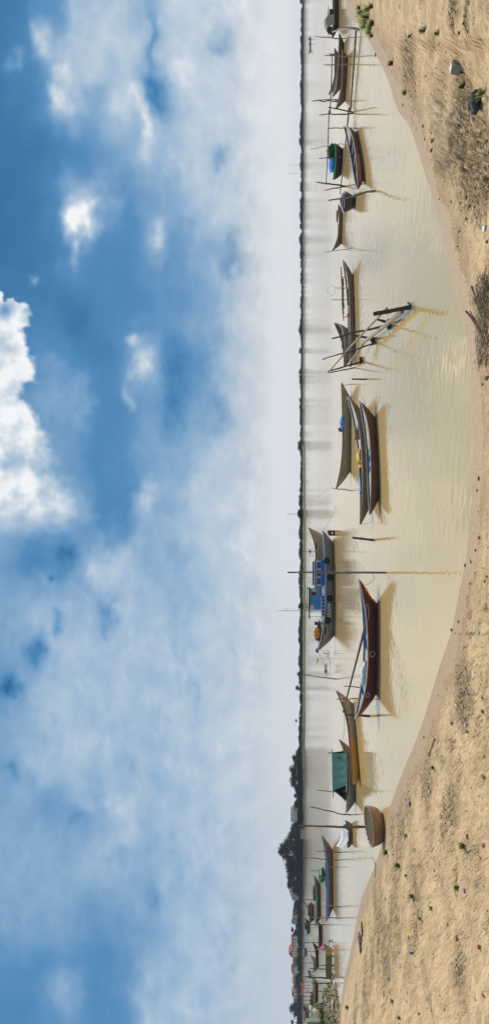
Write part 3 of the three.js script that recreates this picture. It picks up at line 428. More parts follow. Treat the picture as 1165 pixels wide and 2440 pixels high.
function boat(o) {
  const a = W(o.a[2], o.a[1]), b = W(o.b[2], o.b[1]), L = Math.hypot(b.x - a.x, b.z - a.z);
  const h = hullOf({ L, B: o.beam, free: o.free, tipA: o.tipA ?? (o.a[2] - o.a[0]) * a.Z / F, tipB: o.tipB ?? (o.b[2] - o.b[0]) * b.Z / F, flat: o.flat, draft: o.draft, square: o.square, fine: o.fine });
  const g = thing(o.name ?? 'sampan', o.label, o.category ?? 'boat', o.group, [(a.x + b.x) / 2, 0, (a.z + b.z) / 2], Math.atan2(-(b.z - a.z), b.x - a.x));
  const n = o.n ?? 28, k = o.strakes ?? 3, hullM = o.hull ?? brownHull;
  const lower = mesh('hull', join([1, -1].map((s) => strake(h, s, 0, 0.5, n, 0))), o.lower ?? hullM, g);
  for (const s of [1, -1]) for (let i = 0; i < k; i++) { const m = Array.isArray(hullM) ? hullM[i] : hullM; mesh('plank', strake(h, s, 0.5 + 0.5 * i / k, 0.5 + 0.5 * (i + 1) / k - 0.004, n, o.lap ?? 0.014), (i === k - 1 && o.top) || m, g); }
  for (const s of [1, -1]) mesh('gunwale', rail(h, s, o.railW ?? 0.09, o.railH ?? 0.055, n, 0.02), o.rail ?? greyBoard, g);
  const sole = 0.06, reach = L / 2 * (o.soleTo ?? 0.72);
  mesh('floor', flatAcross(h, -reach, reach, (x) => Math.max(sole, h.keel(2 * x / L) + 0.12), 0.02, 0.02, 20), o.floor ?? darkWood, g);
  if (o.square) { const pts = []; for (const w of T(8, 0, 1)) { const p = h.at(-0.995, w); pts.push(new THREE.Vector2(p.z, p.y)); } const sh = new THREE.Shape([...pts, ...[...pts].reverse().map((p) => new THREE.Vector2(-p.x, p.y))]); mesh('transom', metric(new THREE.ExtrudeGeometry(sh, { depth: 0.05, bevelEnabled: false })).rotateY(-Math.PI / 2).translate(-L / 2 * 0.985, 0, 0), o.transom ?? o.hull ?? brownHull, g); }
  for (const t of o.ribs ?? T(o.ribN ?? 6, -0.6, 0.6)) { const row = []; for (const s of [-1, 1]) for (const w of s < 0 ? T(5, 1, 0.35) : T(5, 0.35, 1)) { const p = h.at(t, w, 0.05); row.push(V(t * L / 2, Math.max(p.y, 0.08), s * p.z)); } mesh('rib', bar(row, 0.028, 0.028, 4), o.ribM ?? greyBoard, g); }
  for (const t of o.thwarts ?? [-0.35, 0, 0.35]) mesh('thwart', flatAcross(h, t * L / 2 - 0.13, t * L / 2 + 0.13, h.sheer(t) - 0.10, 0.04, 0.03), o.thwartM ?? greyBoard, g);
  for (const [t0, t1] of o.decks ?? []) { const cnt = Math.max(1, Math.round(Math.abs(t1 - t0) * L / 2 / 0.34)); for (let i = 0; i < cnt; i++) { const x0 = mix(t0, t1, i / cnt) * L / 2, x1 = mix(t0, t1, (i + 1) / cnt) * L / 2 - 0.014, drop = 0.05 + 0.014 * R(); mesh('deck_board', flatAcross(h, x0, x1, (x) => h.sheer(2 * x / L) - drop, 0.025, 0.03), R() < 0.5 ? (o.deckM ?? greyBoard) : (o.deckM2 ?? paleBoard), g); } }
  for (const [x, y, rx, ry, pupil] of o.eyes ?? []) for (const s of [1, -1]) { const e = mesh('painted_eye', ring(h, x * L / 2, y, rx, ry, s, Math.min(0.03, ry * 0.28)), o.eyeM ?? paleBoard, g); if (pupil) mesh('pupil', disc(h, x * L / 2, y, rx * 0.62, ry * 0.55, s), plain(0.015, 0.015, 0.02, 0.5), e); }
  g.userData.h = undefined; delete g.userData.h;
  return Object.assign({ g, h, L }, {});
}
const moored = 'wooden boats moored along the bay';
const local = (bt, px, py, Z) => { const p = P(px, py, Z).sub(bt.g.position); return p.applyAxisAngle(V(0, 1, 0), -bt.g.rotation.y); };
// things lying in boats stay things of their own: placed in the boat's frame, added to the scene
function aboard(bt, name, label, category, geo, mat, x, y, z, turn = 0) { const m = mesh(name, geo, mat); m.position.copy(V(x, y, z).applyAxisAngle(V(0, 1, 0), bt.g.rotation.y).add(bt.g.position)); m.rotation.y = bt.g.rotation.y + turn; return tag(m, label, category); }

// dark red-brown boat in front
const redBoat = boat({ label: 'long dark red-brown boat with white eye rings and blue inner rail', group: moored, a: [846, 1713, 895], b: [855, 1381, 897], beam: 1.75, free: 0.58, n: 44, strakes: 4, lap: 0.006, hull: paint(0.10, 0.022, 0.013, 0.4), rail: wood(0.50, 0.46, 0.43), railW: 0.13, flat: 0.5, thwarts: [-0.55, -0.2, 0.15, 0.5], thwartM: blueRail, decks: [[0.62, 0.92], [-0.92, -0.66], [-0.3, -0.02]], eyes: [[0.58, 0.62, 0.42, 0.085], [0.0, 0.34, 0.15, 0.15], [-0.58, 0.56, 0.14, 0.09]], floor: paleBoard, ribN: 9 });
for (const s of [-1, 1]) mesh('inner_rail', band(redBoat.h, s, -0.9, 0.84, 0.02, 0.42, -0.05, 40), blueRail, redBoat.g);
aboard(redBoat, 'white_tarpaulin', 'crumpled white tarpaulin heaped in the dark red boat', 'tarpaulin', lump(0.42, 1.6, 0.62, 0.9, 0.35, 3, 4), cloth(0.72, 0.70, 0.66), -1.35, 0.62, 0.05);
aboard(redBoat, 'grey_sack', 'grey cloth bundle beside the white tarpaulin', 'sack', lump(0.3, 1.2, 0.7, 1, 0.3, 5, 3), cloth(0.42, 0.39, 0.35), -2.0, 0.55, 0.1);
{ const p0 = P(872, 1485, 25.6), p1 = P(817, 1697, 26.4); mesh('steering_oar', join([bar([p0, p0.clone().lerp(p1, 0.5), p1], 0.075, 0.04, 8)]), wood(0.21, 0.17, 0.135)).userData = { label: 'long brown steering oar slanting up from the dark red boat', category: 'oar' }; }

// pair with grey decks
const rustBoat = boat({ label: 'rust-brown sampan with grey plank deck, nearer of the touching pair', group: moored, a: [881, 1225, 903], b: [857, 957, 890], beam: 1.45, free: 0.42, n: 40, strakes: 3, hull: wood(0.18, 0.088, 0.062), rail: greyBoard, thwarts: [-0.5, -0.1, 0.1, 0.4], decks: [[-0.95, -0.25], [0.15, 0.95]], ribN: 8 });
mesh('blue_panel', band(rustBoat.h, -1, -0.3, 0.15, 0.04, 0.3, -0.05), blueRail, rustBoat.g);
const greyBoat = boat({ label: 'grey sampan with orange bow tip and yellow cloth aboard', group: moored, a: [858, 1249, 886], b: [828, 945, 863], beam: 1.45, free: 0.42, n: 40, strakes: 3, hull: wood(0.24, 0.18, 0.13), rail: wood(0.40, 0.37, 0.34), thwarts: [-0.6, -0.3, 0, 0.25, 0.5], decks: [[-0.96, -0.5], [0.05, 0.35], [0.5, 0.96]], deckM: paleBoard, ribN: 9 });
mesh('bow_tip', bar([V(greyBoat.L / 2 - 0.25, greyBoat.h.sheer(0.95) + 0.04, 0), V(greyBoat.L / 2 + 0.05, greyBoat.h.sheer(1) + 0.07, 0)], 0.05, 0.03, 6), paint(0.7, 0.3, 0.08), greyBoat.g);
aboard(greyBoat, 'yellow_cloth', 'bright yellow cloth heaped across the grey sampan', 'cloth', lump(0.32, 2.1, 0.6, 1.1, 0.4, 8, 4), cloth(0.78, 0.48, 0.07), -0.35, 0.46, 0.15, 0.1);
aboard(greyBoat, 'wooden_crate', 'small brown wooden crate standing in the grey sampan', 'crate', join([box(0.42, 0.32, 0.4, 0, 0, 0), box(0.46, 0.05, 0.44, 0, 0.17, 0)]), wood(0.42, 0.25, 0.13), 1.55, 0.55, 0.1, 0.3);
aboard(greyBoat, 'blue_box', 'flat blue tub near the stern of the grey sampan', 'box', join([box(0.9, 0.16, 0.5, 0, 0, 0), box(0.94, 0.03, 0.54, 0, 0.09, 0)]), paint(0.05, 0.2, 0.4), -2.1, 0.46, -0.2);
const oliveBoat = boat({ label: 'long olive-grey planked sampan with a blue tarp amidships', group: moored, a: [800, 1165, 833], b: [820, 912, 834], tipB: 0.75, beam: 1.5, free: 0.56, n: 40, strakes: 4, hull: oliveHull, rail: wood(0.30, 0.255, 0.19), thwarts: [-0.4, 0, 0.4], decks: [[0.6, 0.96], [-0.96, -0.7]], ribN: 6 });
aboard(oliveBoat, 'blue_tarp', 'crumpled bright blue tarp over the olive-grey sampan', 'tarp', lump(0.36, 1.7, 0.6, 1.1, 0.35, 12, 4), cloth(0.10, 0.26, 0.72), 1.1, 0.66, 0.35);
aboard(oliveBoat, 'fuel_can', 'small red-brown can beside the blue tarp', 'can', join([box(0.3, 0.34, 0.22), box(0.1, 0.08, 0.1, 0.06, 0.2, 0)]), paint(0.24, 0.07, 0.04), 0.55, 0.8, 0.0, 0.3);

// by the broken jetty
const tanBoat = boat({ label: 'brown sampan behind the broken jetty with grey inner boards', group: moored, a: [835, 874, 846], b: [817, 620, 838], beam: 1.3, free: 0.36, n: 36, strakes: 3, hull: wood(0.30, 0.19, 0.12), rail: greyBoard, thwarts: [-0.55, -0.2, 0.2, 0.5], decks: [[0.5, 0.95], [-0.5, 0.1]], ribN: 9 });
aboard(tanBoat, 'white_bag', 'white and orange bag lying in the brown sampan', 'bag', lump(0.2, 1.5, 0.7, 1, 0.3, 15, 3), cloth(0.8, 0.76, 0.7), 0.1, 0.42, 0.15);
aboard(tanBoat, 'orange_bag', 'small orange bag beside the white bag', 'bag', lump(0.15, 1.3, 0.8, 1, 0.3, 16, 3), cloth(0.7, 0.28, 0.05), -0.25, 0.42, -0.1);
const crossBoat = boat({ label: 'short brown boat lying crosswise behind the jetty poles', group: moored, a: [820, 872, 836], b: [797, 770, 824], beam: 1.3, free: 0.42, n: 26, strakes: 2, hull: wood(0.32, 0.24, 0.165), rail: greyBoard, thwarts: [-0.4, 0.1, 0.5], ribN: 6 });
aboard(crossBoat, 'dark_net', 'dark green net bundle in the short brown boat', 'net', lump(0.3, 1.5, 0.7, 1, 0.45, 18, 3), cloth(0.03, 0.08, 0.06), -0.3, 0.42, 0);

// by the long bamboo rail
const slimBoat = boat({ label: 'slim sampan carrying red and white things', group: moored, a: [792, 597, 813], b: [806, 487, 815], beam: 1.1, free: 0.32, n: 28, strakes: 2, hull: wood(0.26, 0.17, 0.115), rail: greyBoard, ribN: 7, decks: [[-0.9, -0.55]] });
aboard(slimBoat, 'red_cloth', 'red cloth lying over the slim sampan', 'cloth', lump(0.22, 2.6, 0.5, 1, 0.35, 21, 3), cloth(0.55, 0.06, 0.04), 1.1, 0.5, 0);
aboard(slimBoat, 'white_sheet', 'white sheet beside the red cloth', 'sheet', lump(0.2, 2.8, 0.4, 1, 0.35, 22, 3), cloth(0.75, 0.74, 0.74), 0.8, 0.36, 0.2);
const stubBoat = boat({ label: 'stubby boat with bent grey hoops, seen end on', group: moored, a: [826, 484, 846], b: [812, 478, 834], tipA: 0.85, tipB: 0.85, beam: 1.45, free: 0.66, square: 0.75, n: 26, strakes: 3, hull: darkWood, transom: darkWood, rail: paleBoard, railW: 0.12, railH: 0.09, thwarts: [-0.7, -0.3, 0.1, 0.5], thwartM: paleBoard, ribN: 5 });
for (const x of [-1.3, -0.4]) { const pts = []; for (let i = 0; i <= 12; i++) { const a = Math.PI * i / 12; pts.push(V(x, 0.66 + Math.sin(a) * 0.26, Math.cos(a) * 0.66)); } mesh('hoop', bar(pts, 0.035, 0.035, 6), paleBoard, stubBoat.g); }
const openBoat = boat({ label: 'open sampan with reddish side panel and green tip', group: moored, a: [861, 449, 870], b: [821, 303, 842], beam: 1.35, free: 0.42, n: 36, strakes: 3, hull: wood(0.15, 0.08, 0.068), rail: wood(0.42, 0.37, 0.36), floor: greyBoard, thwarts: [-0.45, -0.05, 0.3, 0.55], decks: [[0.55, 0.92]], ribN: 9, tipA: 0.5 });
mesh('side_panel', band(openBoat.h, 1, -0.9, -0.3, 0.06, 0.27, 0.03), paint(0.36, 0.11, 0.05), openBoat.g);
mesh('bow_tip', bar([V(openBoat.L / 2 - 0.3, openBoat.h.sheer(0.93) + 0.05, 0), V(openBoat.L / 2 + 0.1, openBoat.h.sheer(1) + 0.1, 0)], 0.07, 0.05, 6), paint(0.08, 0.42, 0.30), openBoat.g);
const greenBoat = boat({ label: 'stout boat with broad green gunwale and a loaded deck', group: moored, a: [795, 428, 814], b: [802, 342, 815], beam: 1.6, free: 0.72, n: 26, strakes: 3, hull: wood(0.07, 0.04, 0.03), rail: paint(0.03, 0.30, 0.16), railW: 0.12, railH: 0.2, ribN: 4, tipA: 0.85, tipB: 0.8 });
aboard(greenBoat, 'net_heap', 'dark green net heaped on the stout green boat', 'net', lump(0.62, 1.0, 0.85, 1, 0.35, 25, 4, 2.2), cloth(0.035, 0.085, 0.03), 0.95, 1.05, 0);
aboard(greenBoat, 'blue_sheet', 'bright blue sheet over the cargo of the green boat', 'tarp', lump(0.55, 1.25, 0.75, 1.1, 0.3, 27, 4), cloth(0.10, 0.30, 0.85), -0.35, 1.0, 0.05);
// three narrow sampans
boat({ label: 'narrow grey sampan, farthest of three side by side', group: moored, a: [783, 225, 803], b: [797, 114, 804], beam: 1.1, free: 0.3, strakes: 2, hull: wood(0.24, 0.2, 0.165), ribN: 7, decks: [[-0.9, 0.2]] });
boat({ label: 'long dark sampan, middle of three side by side', group: moored, a: [792, 231, 808], b: [808, 80, 821], beam: 1.2, free: 0.42, n: 34, strakes: 3, hull: wood(0.14, 0.09, 0.068), ribN: 8, decks: [[-0.92, 0.35]] });
boat({ label: 'dark sampan with pale deck boards, closest of three side by side', group: moored, a: [799, 261, 820], b: [815, 117, 829], beam: 1.2, free: 0.4, n: 34, strakes: 3, hull: wood(0.19, 0.115, 0.08), ribN: 8, decks: [[-0.92, -0.2], [0, 0.5]], deckM: paleBoard });
const hutBoat = boat({ label: 'dark boat with a weathered plank hut, cut by the picture edge', group: moored, a: [791, 91, 806], b: [786, -80, 802], beam: 1.5, free: 0.5, n: 30, strakes: 3, hull: wood(0.085, 0.055, 0.042), ribN: 6 });
{ // its arched hut and posts
  const k = hutBoat.L, c = local(hutBoat, 795, 40, 54).x; const rows = []; for (const [x, r, top] of [[-0.85, 0.5, 0.95], [-0.3, 0.72, 1.2], [0.5, 0.75, 1.25], [0.75, 0.6, 1.05]]) { const row = []; for (let i = 0; i <= 10; i++) { const a = Math.PI * i / 10; row.push(V(c + x, 0.5 + Math.sin(a) * (top - 0.1), Math.cos(a) * r)); } rows.push(row); }
  mesh('arched_roof', sheet(rows.reverse()), new THREE.MeshStandardMaterial({ color: C(0.40, 0.36, 0.33), roughness: 0.9, map: grainMap, bumpMap: grainBump, bumpScale: 0.02, side: THREE.DoubleSide }), hutBoat.g);
  for (const s of [-1, 1]) mesh('roof_pole', bar([V(c - 1.1, 1.1, s * 0.5), V(c + 0.8, 1.3, s * 0.62)], 0.03, 0.03, 5), bamboo, hutBoat.g);
  mesh('engine_box', box(0.7, 0.55, 0.8, c + 1.6, 0.75, 0), darkWood, hutBoat.g);
  mesh('engine_roof', box(1.0, 0.06, 1.1, c + 1.7, 1.15, 0), tarHull, hutBoat.g);
}

// yellow-sterned boat and canopied boat
const ochreBoat = boat({ label: 'long sampan with ochre-yellow stern and orange gunwales', group: moored, a: [843, 1864, 857], b: [801, 1645, 837], beam: 1.4, free: 0.44, square: 0.62, n: 40, strakes: 3, hull: wood(0.36, 0.31, 0.19), rail: paint(0.48, 0.15, 0.07), transom: paint(0.42, 0.22, 0.035), thwarts: [-0.5, -0.25, 0, 0.2, 0.4, 0.58], thwartM: darkWood, floor: greyBoard, decks: [[0.75, 0.95]], ribN: 10 });
{ const h = ochreBoat.h, L = ochreBoat.L; for (const s of [1, -1]) { const rows = [[], [], []]; for (const t of T(16, -0.985, -0.2)) [0.05, 0.5, 0.97].forEach((w, i) => { const y = mix(Math.max(h.keel(t), 0.02), h.sheer(t), w); rows[i].push(V(t * L / 2, y, s * (h.side(t * L / 2, y) + 0.03))); }); mesh('yellow_side', sheet(s > 0 ? rows : rows.reverse()), paint(0.47, 0.25, 0.035), ochreBoat.g); } }
const tentBoat = boat({ label: 'boat roofed with a sloping green canopy, dark inside', group: moored, a: [825, 1936, 846], b: [808, 1762, 840], beam: 1.6, free: 0.46, n: 36, strakes: 3, hull: wood(0.30, 0.22, 0.15), rail: wood(0.42, 0.37, 0.31), floor: paleBoard, thwarts: [0.45, 0.6], decks: [[-0.92, -0.72], [0.7, 0.94]], ribN: 12, ribM: paleBoard, eyes: [[-0.62, 0.5, 0.3, 0.1, true]] });
{ // the canopy: two sloping sheets over a ridge pole
  const g = tentBoat.g, x0 = local(tentBoat, 793, 1886, 35.8).x, x1 = local(tentBoat, 795, 1800, 35.8).x, e0 = local(tentBoat, 828, 1913, 36.6).x, e1 = local(tentBoat, 829, 1871, 35).x, ridge = H - (793 - hz(1886)) * 35.8 / F, eave = 0.62;
  const wavy = (s) => { const rows = []; for (let i = 0; i <= 8; i++) { const row = [], f = i / 8; for (let j = 0; j <= 14; j++) { const x = mix(mix(x0, s > 0 ? e1 : e0, f), x1 + 0.1 * f, j / 14), sag = 0.07 * Math.sin(Math.PI * f) * (1 + 0.6 * Math.sin(j * 1.9 + f * 2)) + 0.05 * n2(f * 3 + j * 0.35, j * 0.8) * f; row.push(V(x, mix(ridge, eave, f) - sag, s * (0.02 + f * 1.02))); } rows.push(row); } return sheet(s > 0 ? rows : rows.reverse()); };
  const green = cloth(0.10, 0.245, 0.19); mesh('canopy_sheet', wavy(1), green, g); mesh('canopy_sheet', wavy(-1), green, g);
  mesh('ridge_pole', bar([V(x0 - 0.45, ridge - 0.02, 0), V(x1 + 0.3, ridge - 0.02, 0)], 0.035, 0.03, 6), bamboo, g);
  for (const x of [x0 + 0.1, x1 - 0.1]) for (const s of [-1, 1]) mesh('canopy_pole', bar([V(x, 0.3, s * 0.7), V(x, mix(ridge, eave, 0.7), s * 0.7)], 0.025, 0.025, 5), bamboo, g);
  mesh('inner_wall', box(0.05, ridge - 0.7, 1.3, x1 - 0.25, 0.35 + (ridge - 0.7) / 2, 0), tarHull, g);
  mesh('painted_shade_sheet', (() => { const rows = []; for (let i = 0; i <= 6; i++) { const row = [], f = 0.05 + i / 6 * 0.9; for (let j = 0; j <= 6; j++) row.push(V(mix(mix(x0, e0, f) + 0.06, x1, j / 6), mix(ridge, eave, f) - 0.12, -(0.02 + f * 1.0) + 0.05)); rows.push(row); } return sheet(rows); })(), cloth(0.02, 0.02, 0.018), g);  // black sheet added inside the far slope, standing in for shade under the canopy
}
const dinghy = boat({ name: 'dinghy', label: 'small wooden dinghy half covered by a white tarp', group: moored, a: [827, 2014, 838], b: [823, 1955, 837], beam: 1.1, free: 0.36, square: 0.6, n: 22, strakes: 2, hull: wood(0.22, 0.165, 0.11), ribN: 4, thwarts: [0.3] });
aboard(dinghy, 'white_tarp', 'white tarp stretched peaked over the small dinghy', 'tarp', (() => { const rows = []; for (let i = 0; i <= 10; i++) { const row = []; for (let j = 0; j <= 10; j++) { const u = i / 10 * 2 - 1, v = j / 10 * 2 - 1; row.push(V(u * 0.72, 0.66 - Math.abs(v) * 0.5 + 0.38 * Math.max(0, -u) + 0.05 * n2(u * 2, v * 3), v * 0.66)); } rows.push(row); } return sheet(rows); })(), cloth(0.88, 0.86, 0.82), -0.25, 0.18, 0);
// blue-railed sampan and those behind it
const blueBoat = boat({ label: 'long brown sampan with bright blue inner rails', group: moored, a: [778, 2195, 793], b: [768, 1992, 791], beam: 1.7, free: 0.66, n: 40, strakes: 3, hull: wood(0.27, 0.16, 0.105), rail: blueRail, railH: 0.22, thwarts: [-0.5, -0.2, 0.1, 0.4], thwartM: blueRail, floor: blueRail, ribN: 8, ribM: blueRail, eyes: [[0.72, 0.95, 0.38, 0.13], [-0.02, 0.52, 0.34, 0.1]], eyeM: paint(0.5, 0.38, 0.12) });
const midBoat = boat({ label: 'long dark sampan with a teal and blue rail behind the blue one', group: moored, a: [752, 2206, 764], b: [748, 2086, 762], beam: 1.6, free: 0.75, n: 30, strakes: 2, hull: wood(0.12, 0.085, 0.06), rail: paint(0.07, 0.36, 0.33), railH: 0.22, ribN: 4 });
{ const w = W(780, 2085), Z = w.Z + 5, c = P(767, 2085, Z), g = thing('net_pile', 'big pile of green and white floats and net behind the blue sampan', 'net pile', null, [c.x, c.y, c.z]); const q = rng(51);
  mesh('net', lump(0.9, 1.25, 0.5, 0.7, 0.3, 33, 4, 2), cloth(0.07, 0.17, 0.08), g);
  for (let i = 0; i < 44; i++) { const a = q() * 6.28, r = Math.sqrt(q()), m = mesh('float', lump(0.2 + 0.1 * q(), 1.2, 0.8, 1, 0.2, i, 2), i % 3 ? cloth(0.06 + 0.1 * q(), 0.24 + 0.1 * q(), 0.09) : cloth(0.55, 0.55, 0.38), g); m.position.set(Math.cos(a) * r * 1.1, 0.5 * Math.sqrt(Math.max(0, 1 - r * r)) * (0.6 + 0.5 * q()) - 0.05, Math.sin(a) * r * 0.6); } 
  mesh('raft', join([box(3.0, 0.08, 1.3, 0, -0.55, 0), box(0.1, 1.0, 0.1, -1.3, -1.0, 0.4), box(0.1, 1.0, 0.1, 1.3, -1.0, 0.4)]), darkWood, g); }
aboard(midBoat, 'net_bundle', 'olive net bundle heaped on the teal-railed sampan', 'net', lump(0.8, 1.6, 0.6, 0.9, 0.4, 36, 4, 2), cloth(0.13, 0.12, 0.06), 1.2, 1.15, 0);
const engineBoat = boat({ label: 'cluttered work boat with a slanting boom', group: moored, a: [738, 2200, 748], b: [739, 2148, 747], beam: 1.8, free: 0.8, n: 20, strakes: 2, hull: tarHull, ribN: 3 });
{ const g = engineBoat.g; mesh('cabin', box(2.0, 0.9, 1.2, 0.3, 1.3, 0), wood(0.14, 0.11, 0.08), g); mesh('cabin_roof', box(2.4, 0.1, 1.6, 0.3, 1.8, 0), paint(0.5, 0.52, 0.58), g); mesh('engine', lump(0.4, 1.3, 0.8, 0.9, 0.3, 3, 2), tarHull, g); g.children.at(-1).position.set(-1.5, 1.1, 0); mesh('boom', bar([V(0.6, 1.6, 0), V(2.2, 2.6, 0), V(3.6, 3.6, 0)], 0.13, 0.07, 6), darkWood, g); mesh('blue_drum', metric(new THREE.CylinderGeometry(0.3, 0.3, 0.8, 14)).translate(1.7, 1.2, 0.2), paint(0.08, 0.12, 0.4), g); for (const x of [-0.5, 1.1]) mesh('post', box(0.1, 1.6, 0.1, x, 1.5, 0.6), darkWood, g); }
const tinBoat = boat({ label: 'dark boat with a shiny curved tin roof', group: moored, a: [731, 2229, 737], b: [726, 2188, 737], beam: 2.2, free: 0.9, n: 20, strakes: 1, hull: tarHull, ribN: 2 });
{ const rows = []; for (const x of [-2.9, -0.6]) { const row = []; for (let i = 0; i <= 12; i++) { const a = Math.PI * i / 12; row.push(V(x, 0.9 + Math.sin(a) * 1.0, Math.cos(a) * 1.0)); } rows.push(row); } mesh('tin_roof', sheet(rows.reverse()), plain(0.5, 0.55, 0.6, 0.35, 0.6), tinBoat.g); mesh('wheel_cabin', box(1.3, 1.3, 1.5, 0.6, 1.4, 0), tarHull, tinBoat.g); mesh('pole', bar([V(2, 2.6, 0.6), V(-3, 0.9, 1.1)], 0.07, 0.05, 5), paleBoard, tinBoat.g); }
const farCabinBoat = boat({ label: 'small grey cabin boat far out near the village bank', group: moored, a: [724, 2281, 730], b: [721, 2256, 730], beam: 2, free: 0.9, n: 18, strakes: 1, hull: wood(0.10, 0.10, 0.10), ribN: 2 });
mesh('cabin', box(2.2, 1.2, 1.3, -0.6, 1.4, 0), paint(0.35, 0.38, 0.4), farCabinBoat.g); mesh('cabin_roof', box(2.5, 0.12, 1.6, -0.6, 2.06, 0), paint(0.6, 0.6, 0.6), farCabinBoat.g);
boat({ label: 'low dark sampan just beyond the end of the blue one', group: moored, a: [758, 2260, 767], b: [757, 2196, 767], beam: 1.2, free: 0.6, strakes: 2, hull: wood(0.10, 0.065, 0.045), ribN: 4 });
boat({ label: 'dark sampan with raised tip behind the washing person', group: moored, a: [751, 2313, 758], b: [745, 2246, 758], beam: 1.3, free: 0.55, strakes: 2, hull: tarHull, ribN: 5, decks: [[-0.8, 0.2]] });
boat({ label: 'grey sampan with sharp raised tip behind the wooden trough', group: moored, a: [746, 2318, 753], b: [739, 2275, 752], beam: 1.2, free: 0.6, strakes: 2, hull: wood(0.25, 0.2, 0.16), ribN: 4, decks: [[-0.8, 0.3]] });
boat({ label: 'small dark sampan tip beyond the green one', group: moored, a: [737, 2332, 741], b: [732, 2312, 741], beam: 1.2, free: 0.7, n: 16, strakes: 1, hull: tarHull, ribN: 2 });
boat({ label: 'sampan painted sea green along its rail', group: moored, a: [744, 2368, 751], b: [738, 2317, 749], beam: 1.2, free: 0.62, strakes: 2, hull: paint(0.10, 0.28, 0.19), rail: paint(0.12, 0.36, 0.26), ribN: 3 });
boat({ label: 'sampan painted dull orange along its rail', group: moored, a: [743, 2386, 754], b: [747, 2330, 753], beam: 1.2, free: 0.45, strakes: 2, hull: paint(0.36, 0.18, 0.07), rail: paint(0.45, 0.22, 0.08), ribN: 3 });
boat({ label: 'long dark hull in front of the orange sampan', group: moored, a: [750, 2394, 757], b: [750, 2334, 757], beam: 1.3, free: 0.5, strakes: 2, hull: wood(0.09, 0.06, 0.04), rail: wood(0.2, 0.16, 0.1), ribN: 3 });
boat({ label: 'bright orange hull against the village trees', group: moored, a: [714, 2372, 721.8], b: [713, 2341, 721.9], beam: 2.2, free: 1.6, n: 18, strakes: 1, hull: paint(0.75, 0.16, 0.05), rail: paint(0.7, 0.14, 0.05), ribN: 2, tipA: 3.2, tipB: 3.4, thwarts: [] });
// lone canoe far out
const canoe = boat({ name: 'canoe', label: 'lone dark canoe far out on the open water', category: 'boat', a: [735.5, 130, 739.5], b: [737, 85, 739.5], beam: 1.1, free: 0.4, n: 20, strakes: 1, hull: plain(0.03, 0.027, 0.02), rail: plain(0.03, 0.027, 0.02), ribN: 2 });

